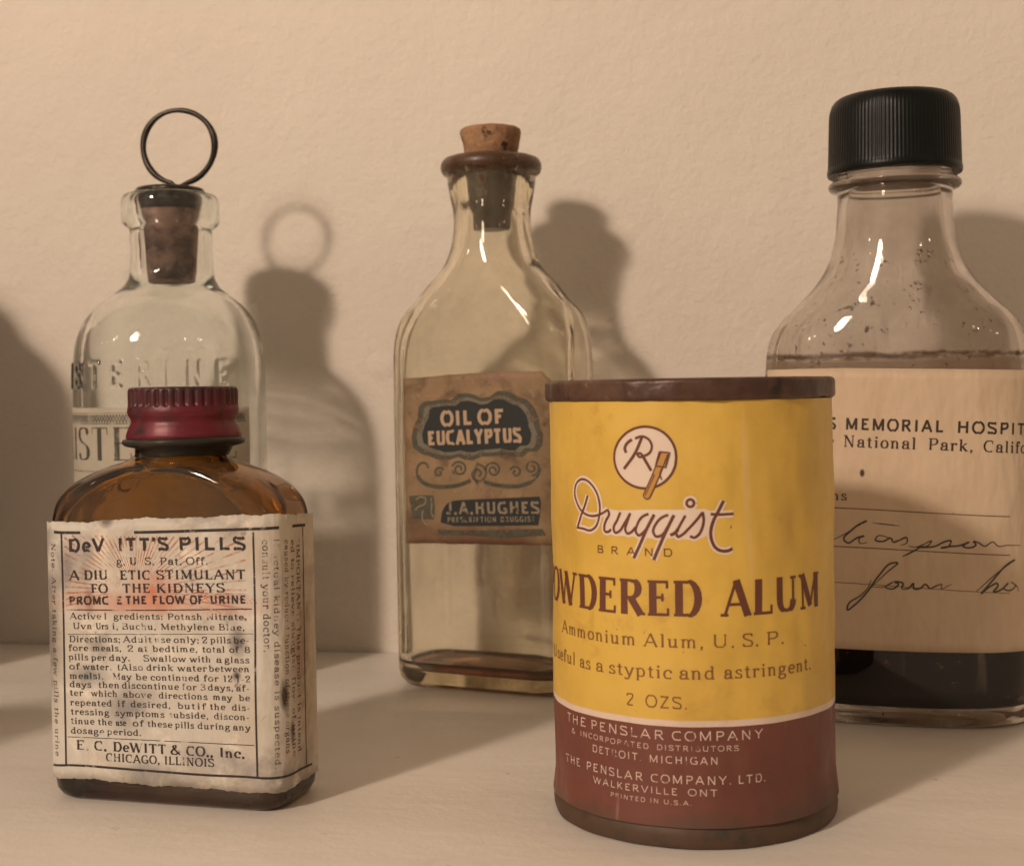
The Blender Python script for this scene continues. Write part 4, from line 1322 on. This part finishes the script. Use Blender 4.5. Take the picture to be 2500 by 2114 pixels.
W = WR['oil']
e = SK['oil']['edge']
top = [e[0], e[1], e[2], e[3], e[4]]
bot = [e[8], e[7], (e[6][0] + .0006, e[6][1])]
m_opap = m_paper('browned_label_paper', (.29, .195, .105), [((.18, .115, .058), 45, .38, .64, .9), ((.42, .26, .15), 30, .5, .72, .8), ((.10, .058, .030), 85, .52, .66, .85), ((.06, .035, .02), 300, .60, .70, .85), ((.46, .33, .22), 210, .62, .74, .5)],
                 crease=(60, .0008), spots=[(.001, .0415, .03, .0045, (.15, .075, .04), 1.1), (.012, .0850, .012, .0035, (.30, .18, .12), .9), (-.0205, .065, .0018, .03, (.20, .11, .06), .8)])
V, F, UV = sheet(W, top, bot, 1.6e-4, nu=70, ragged=.00012, seed=8)
pl = mesh('paper_label', V, F, m_opap, t, uvs=UV)
kk = SK['oil']
m_teal = m_ink('grey_green_print', (.075, .072, .048), (.30, .52), 300, fade=.95)
m_teal2 = m_ink('pale_border_print', (.19, .165, .12), (.25, .5), 300, fade=.9)
m_navy = m_ink('navy_print', (.013, .016, .017), (.18, .30), 420, fade=.97)
m_tan = m_ink('tan_lettering', (.47, .33, .215), (.22, .36), 420)
m_tan2 = m_ink('dim_lettering', (.25, .20, .135), (.34, .46), 420)
cx_ = sum(p_[0] for p_ in kk['badge']) / len(kk['badge'])
cz_ = sum(p_[1] for p_ in kk['badge']) / len(kk['badge'])
def scaled(pts, sx, sy):
    return [(cx_ + (a - cx_) * sx + random.uniform(-1, 1) * .00016, cz_ + (b - cz_) * sy + random.uniform(-1, 1) * .00014) for a, b in pts]
i = Ink(W, 1.9e-4); i.poly(scaled(kk['badge'], 1.20, 1.30)); i.build('badge_outline', m_teal, pl)  # wide dark outline printed round the badge
i = Ink(W, 2.2e-4); i.poly(scaled(kk['badge'], 1.10, 1.13)); i.build('badge_border', m_teal2, pl)
i = Ink(W, 2.5e-4); i.poly(kk['badge']); i.build('badge_print', m_navy, pl)
i = Ink(W, 2.5e-4); i.poly(kk['panel']); i.build('name_panel', m_navy, pl)
for nm, name in (('mono', 'monogram_block'), ('low', 'address_band')):
    i = Ink(W, 2.0e-4)
    i.poly(kk[nm])
    i.build(name, m_teal, pl)
for nm in ['w%d' % n_ for n_ in range(1, 10)]:
    i = Ink(W, 2.1e-4)
    i.line(kk[nm], .00066 if nm in ('w1', 'w8') else .00058)
    if nm == 'w1':
        i.line(kk['w1'][4:], .0011)
    if nm == 'w8':
        i.line(kk['w8'][:5], .0011)
    i.build('scroll', m_teal, pl)
words('oil', W, 2.9e-4, lambda st: st == 'B', m_tan, pl)
words('oil', W, 2.9e-4, lambda st: st != 'B', m_tan2, pl)
for nm in ('m1', 'm2', 'm3'):
    piece(W, 2.9e-4, 'monogram_stroke', m_tan2, pl, kk[nm], .0004)

# ------------------------------------------------------------------ hospital bottle
t = place('hosp', 'prescription_bottle', 'large clear flask with a black screw cap and a hospital label with handwriting', 'bottle')
m_hg = m_glass('grimy_clear_glass', (.99, .97, .95), (.9, .86, .76), 25, dirt_hosp, wob=.00035)
outk = [(.0035, .0311, .0178, 2.6), (.0100, .0315, .0180, 2.6), (.0780, .0315, .0180, 2.6), (.0850, .03135, .0179, 2.6), (.0895, .0309, .0177, 2.55), (.0930, .0298, .0174, 2.5), (.0965, .0274, .0170, 2.4), (.1001, .0238, .0165, 2.25),
        (.1049, .0193, .0158, 2.1), (.1097, .0163, .0151, 2.05), (.1145, .0147, .0144, 2.0), (.1205, .0139, .0139, 2.0), (.1262, .0136, .0136, 2.0), (.1275, .0138, .0138, 2.0)]
ring_ = [(.1279, .0150), (.1284, .0156), (.1290, .0158), (.1296, .0156), (.1301, .0150), (.1306, .0143), (.1318, .0140), (.1475, .0138), (.1480, .0132)]
outer = [(.0018, .0010, .0006, 2.0), (.0018, .0200, .0095, 2.4), (.0006, .0262, .0135, 2.5), (.0, .0285, .0155, 2.6), (.0, .0296, .0164, 2.6), (.0008, .0304, .0171, 2.6), (.0020, .0309, .0176, 2.6)] + \
        crom(outk, 5) + [(z, r, r, 2.0) for z, r in ring_]
innk = [(.1480, .0112, .0112, 2.0), (.1280, .0112, .0112, 2.0), (.1217, .0116, .0116, 2.0), (.1145, .0124, .0122, 2.0), (.1097, .0139, .0128, 2.0), (.1049, .0169, .0137, 2.1), (.1001, .0212, .0142, 2.2),
        (.0965, .0249, .0147, 2.35), (.0930, .0273, .0150, 2.5), (.0895, .0284, .0153, 2.55), (.0850, .0289, .0155, 2.6), (.0780, .0290, .0156, 2.6), (.0100, .0290, .0156, 2.6), (.0066, .0288, .0155, 2.6), (.0048, .0277, .0147, 2.6), (.0040, .0250, .0125, 2.5), (.0040, .001, .0006, 2.0)]
V, F = glass_shell(outer, crom(innk, 4), 'se')
mesh('glass_body', V, F, m_hg, t)
lq = [q for q in crom(innk, 4) if q[0] <= .0500]
rings = [[(x, y, z + .00002) for x, y in se_contour(a * 1.003, b * 1.003, s, 48)] for z, a, b, s in lq][::-1]
rings.append([(x, y, .0500) for x, y in se_contour(.0288, .0155, 2.6, 48)])
V, F = loft(rings)
m_liq = m_simple('dark_syrup', (.003, .002, .0015), .4, spec=.08, var=((.008, .005, .003), 30, .4, .7))
mesh('dark_syrup', V, F, m_liq, t, sharp=60)
m_blk = m_simple('black_plastic', (.0035, .005, .005), .38, spec=.22, var=((.013, .013, .012), 60, .5, .75), bmp=(220, .00008))
def ribs(th, z):
    if .1350 < z < .1510:
        return -.00010 * (.5 + .5 * math.cos(110 * th)) * min(1, (z - .1350) / .0008, (.1510 - z) / .0016)
    return 0
prof = [(.0140, .1342), (.0148, .1338), (.0158, .1337), (.0160, .1341), (.0160, .1350), (.01585, .1355), (.0158, .1362), (.0157, .1400), (.0156, .1440), (.0155, .1480), (.0154, .1494),
        (.0152, .1504), (.0148, .1516), (.0142, .1525), (.0134, .1531), (.0124, .1533), (.0110, .1532), (.0105, .1529), (.005, .1529)]
V, F = lathe(prof, 660, ribs, cap0=False)
mesh('screw_cap', [(x, y, .1316 + (z - .1337) * .955) for x, y, z in V], F, m_blk, t, sharp=60)
W = WR['hosp']
zt, zb = .0842, .0178
top = [(-.034, .0845), (-.012, .0845), (.012, .0838), (.034, .0832)]
bot = [(-.034, .0181), (-.012, .0181), (.012, .0181), (.034, .0178)]
m_hp = m_paper('cream_label_paper', (.64, .50, .36), [((.52, .37, .23), 28, .42, .72, .7), ((.70, .57, .43), 18, .5, .75, .7), ((.28, .17, .09), 190, .70, .76, .7)], crease=(48, .0030), rough=.6,
               spots=[(-.0078, .0598, .0007, .0011, (.05, .03, .02), 2.0)])
V, F, UV = sheet(W, top, bot, 1.6e-4, nu=110)
pl = mesh('paper_label', V, F, m_hp, t, uvs=UV)
words('hosp', W, 2.1e-4, lambda st: True, m_ink('label_black_ink', (.040, .024, .016), (.16, .3), 420), pl)
m_rule = m_ink('rule_ink', (.16, .09, .05), (.2, .4), 300)
kk = SK['hosp']
for nm in ('rule1', 'rule2', 'rule3'):
    piece(W, 2.1e-4, 'ruled_line', m_rule, pl, kk[nm], .00022 if nm != 'rule3' else .00014)
m_pen = m_ink('faded_blue_black_ink', (.065, .060, .050), (.20, .46), 330)
for grp in (('hw1', 'hw2', 'hw3', 'hw4', 'hw5'), ('hw6', 'hw7'), ('hw8',)):
    j = Ink(W, 2.4e-4)
    for nm in grp:
        j.line(kk[nm], .00040 if nm != 'hw5' else .00022, sub=5, taper=True)
    j.build('handwritten_word', m_pen, pl)

# ------------------------------------------------------------------ round antiseptic bottle with wire ring stopper
t = place('list', 'round_bottle', 'round clear bottle with raised letters and a wire ring on its cork stopper', 'bottle')
m_lg = m_glass('clear_glass', (.985, .995, .985), (.80, .93, .86), 30, lambda nt: (ramp(nt, noise(nt, 40, 5, .7), [(.4, g(.006)), (.8, g(.05))]), (.5, .46, .40), .5), wob=.00014)
# raised moulded letters: distance from the pen strokes of each glyph
emb = []
for ch, uc in zip("LISTERINE", [-.0335, -.0265, -.0190, -.0105, -.0032, .0045, .0112, .0180, .0256]):
    w, st = glyph_strokes(ch)
    for kd, pts in st:
        if kd in 'snkc':
            emb.append([(uc + (x - w / 2) * .0052, .0833 + y * .0062) for x, y in pts])
def emboss(u, v):
    best = 1
    for s in emb:
        if not (s[0][0] - .006 < u < s[0][0] + .006):
            continue
        for a, b in zip(s, s[1:]):
            dx, dy = b[0] - a[0], b[1] - a[1]
            q = dx * dx + dy * dy
            tt = 0 if q == 0 else max(0, min(1, ((u - a[0]) * dx + (v - a[1]) * dy) / q))
            d = math.hypot(u - a[0] - tt * dx, v - a[1] - tt * dy)
            if d < best:
                best = d
    return .00042 * max(0, min(1, (.00075 - best) / .00040))
NL = 480
ok = [(.0040, .0264), (.0600, .0264), (.0810, .0264), (.0870, .0263), (.0915, .02605), (.0952, .0256), (.0985, .0247), (.1015, .0234), (.1045, .0212), (.1073, .0180), (.1095, .0152), (.1115, .0130), (.1140, .01175), (.1180, .0114), (.1260, .0113)]
low = []
prof = [(.0020, .0008), (.0020, .0150), (.0008, .0210), (.0, .0232), (.0, .0243), (.0008, .0255), (.0020, .0262)] + [(.0040, .0264), (.0300, .0264), (.0600, .0264), (.0800, .0264)]
zz = .0822
while zz < .0904:
    prof.append((zz, None))
    zz += .0002
keys = [k_ for k_ in ok if k_[0] >= .0600]
dense_p = crom(keys, 24)
def rad_at(z):
    for a, b in zip(dense_p, dense_p[1:]):
        if a[0] <= z <= b[0]:
            return a[1] + (b[1] - a[1]) * (z - a[0]) / (b[0] - a[0])
    return dense_p[-1][1]
prof = [(z, r if r is not None else rad_at(z)) for z, r in prof]
prof += [q for q in crom(keys, 5) if q[0] > .0906]
prof += [(.1270, .0114), (.1277, .0120), (.1283, .0128), (.1292, .0133), (.1310, .0135), (.1340, .0135), (.1354, .0133), (.1364, .0128), (.1369, .0120), (.1370, .0105), (.1367, .0097)]
rings = []
for z, r in prof:
    if .0826 < z < .0902:
        rings.append([((r + (emboss(s_ * r, z) if abs(s_) < 1.5 else 0)) * math.sin(s_), -(r + (emboss(s_ * r, z) if abs(s_) < 1.5 else 0)) * math.cos(s_), z)
                      for s_ in [(2 * math.pi * n_ / NL + math.pi) % (2 * math.pi) - math.pi for n_ in range(NL)]])
    else:
        rings.append(circ(r, z, NL))
ink_ = [(.1360, .0092), (.1290, .0088), (.1180, .0084), (.1140, .0088), (.1110, .0106), (.1085, .0138), (.1060, .0170), (.1030, .0200), (.0995, .0219), (.0950, .0232), (.0890, .0238), (.0100, .0238), (.0065, .0230), (.0048, .0205), (.0050, .0140), (.0056, .0008)]
rings += [circ(r, z, NL) for z, r in crom(ink_, 4)]
V, F = loft(rings)
mesh('glass_body', lean(V, .092, .118, .0012), F, m_lg, t)
m_pk = m_simple('stained_cork', (.42, .25, .20), .7, var=[((.10, .05, .038), 150, .42, .62), ((.38, .21, .17), 90, .55, .72)], bmp=(260, .0006))
V, F = lathe([(.0060, .1128), (.0066, .1130), (.0068, .1150), (.0072, .1220), (.0077, .1290), (.0081, .1345), (.004, .1347)], 96, rough_fn(4, .0001))
ck = mesh('cork_stopper', lean(V, .092, .118, .0012), F, m_pk, t)
m_dk = m_simple('blackened_metal', (.030, .023, .017), .34, .6, var=((.055, .045, .036), 120, .5, .7), bmp=(200, .0002))
V, F = lathe([(.0040, .1324), (.0082, .1325), (.0086, .1340), (.0088, .1362), (.0094, .1370), (.0096, .1379), (.0091, .1386), (.0070, .1390), (.0020, .1391)], 96, rough_fn(6, .00012))
mesh('stopper_cap', lean(V, .092, .118, .0012), F, m_dk, ck)
def tube(pts, rads, n=14):
    rings = []
    for i, q in enumerate(pts):
        a, b = Vector(pts[max(i - 1, 0)]), Vector(pts[min(i + 1, len(pts) - 1)])
        d = (b - a).normalized()
        n1 = Vector((0, 1, 0))
        n2 = d.cross(n1).normalized()
        rr = rads[i]
        rings.append([tuple(Vector(q) + n1 * (rr * .8 * math.cos(2 * math.pi * k / n)) + n2 * (rr * math.sin(2 * math.pi * k / n))) for k in range(n)])
    return loft(rings)
pts, rads = [(.0034, .0008, .1390)], [.0007]
for n_ in range(61):
    an = R(-66 + n_ * (312 + 0) / 60)
    an = R(-78 + n_ * 336 / 60)
    rr_ = 1 + .012 * math.sin(3 * an + .6)
    pts.append((.0104 * rr_ * math.cos(an), .0010 - .002 * n_ / 60, .1504 + .0102 * rr_ * math.sin(an)))
    rads.append((.00064 + .00028 * abs(math.cos(an))) * (1 + .10 * math.sin(5 * an + 1)))
pts.append((-.0034, -.0012, .1390)); rads.append(.0007)
pts[0] = (-.0034, .0010, .1378); pts[-1] = (.0010, -.0014, .1378)
rads[0] = rads[-1] = .0006
V, F = tube(pts, rads)
wr = mesh('wire_ring', [(x + .0040, y, z) for x, y, z in V], F, m_dk, ck)
wr.rotation_euler = (0, 0, R(2))

W = WR['list']
m_lp = m_paper('grey_label_paper', (.46, .41, .33), [((.35, .315, .25), 40, .42, .7, .8), ((.54, .49, .40), 25, .5, .75, .7)], crease=(30, .0003))
top = [(-.034, .0778), (.0355, .0772)]
bot = [(-.034, .0180), (.0355, .0180)]
V, F, UV = sheet(W, top, bot, 1.6e-4, nu=110)
pl = mesh('paper_label', V, F, m_lp, t, uvs=UV)
m_li = m_ink('greenish_black_ink', (.065, .062, .050), (.25, .5), 260, fade=.85)
i = Ink(W, 2.1e-4)
i.text("LISTERINE", -.0300, .0637, .0300, .0635, .0088, 'did')
i.build('printed_word', m_li, pl)
i = Ink(W, 2.1e-4)
i.text("ANTISEPTIC", -.0230, .0400, .0230, .0400, .0040, 'c3')
i.build('printed_word', m_li, pl)
j = Ink(W, 2.1e-4)
# ornamental strip of small leaf shapes
for n_ in range(70):
    u = -.033 + .066 * n_ / 69
    j.line([(u - .0006, .0737), (u, .0748), (u + .0007, .0758)], .0005, smooth=False)
    j.line([(u + .0006, .0737), (u, .0748), (u - .0007, .0758)], .0004, smooth=False)
m_orn = m_ink('grey_green_ornament', (.12, .12, .10), (.3, .55), 220, fade=.6)
j.build('ornament_strip', m_orn, pl)['kind'] = 'stuff'
for v_, wd in ((.0734, .0003), (.0762, .0002), (.0606, .0003)):
    piece(W, 2.1e-4, 'printed_rule', m_orn, pl, [(-.034, v_), (.034, v_)], wd, smooth=False)

# ------------------------------------------------------------------ two brown jars beyond the left edge whose shadows fall into the picture
m_am2 = m_glass('dark_amber_glass', (1, .9, .75), (.80, .50, .06), 700, None)
m_fill = m_simple('added_opaque_fill', (.10, .055, .03), .9, var=((.06, .03, .02), 60, .4, .7), bmp=(300, .0004))
def jar(name, label, loc, r, h, capm):
    t = thing(name, label, 'jar', loc)
    c = .012
    op = [(.0, .0008), (.0, r - .003), (.0008, r - .0012), (.0035, r)] + [(h * .2, r), (h * .6, r)] + \
         [(h - c + c * math.sin(R(a)), r - .62 * c * (1 - math.cos(R(a)))) for a in range(-10, 91, 10)] + [(h + .0015, r * .62), (h + .012, r * .62), (h + .0122, r * .62 - .002)]
    ip = [(h + .012, r * .62 - .0026), (h - .001, r * .62 - .0026), (h - .003, r - .62 * c - .002), (h - c, r - .0028), (h * .5, r - .0028), (.0045, r - .0028), (.0038, r - .006), (.0038, .0008)]
    V, F = loft([circ(q, z, 96) for z, q in op + ip])
    mesh('glass_body', V, F, m_am2, t)
    V, F = lathe([(.002, .0042), (r - .0064, .0042), (r - .0031, .0060), (r - .0031, h * .85), (r * .4, h * .86)], 72)
    mesh('added_opaque_fill', V, F, m_fill, t, sharp=50)  # unseen opaque filling, added to stop light focusing through the jar
    V, F = lathe([(r * .62 + .0006, h + .0028), (r * .62 + .0022, h + .0029), (r * .62 + .0024, h + .0040), (r * .62 + .0024, h + .0130), (r * .62 + .0014, h + .0142), (r * .3, h + .0144)], 96)
    mesh('screw_cap', V, F, capm, t, sharp=50)
jar('glass_jar', 'wide brown glass jar beyond the left edge, casting the round shadow on the wall', (-.3010, .322, 0), .050, .130, m_blk)
jar('small_jar', 'small brown glass jar further forward beyond the left edge, its shadow crossing the shelf', (-.2340, .195, 0), .0225, .060, m_blk)

for o in S.objects:
    if o.type == 'MESH':
        if o.data.materials[0].name in GLASSES:
            o.cycles.is_caustics_caster = True
        if o.name in ('wall', 'shelf'):
            o.cycles.is_caustics_receiver = True
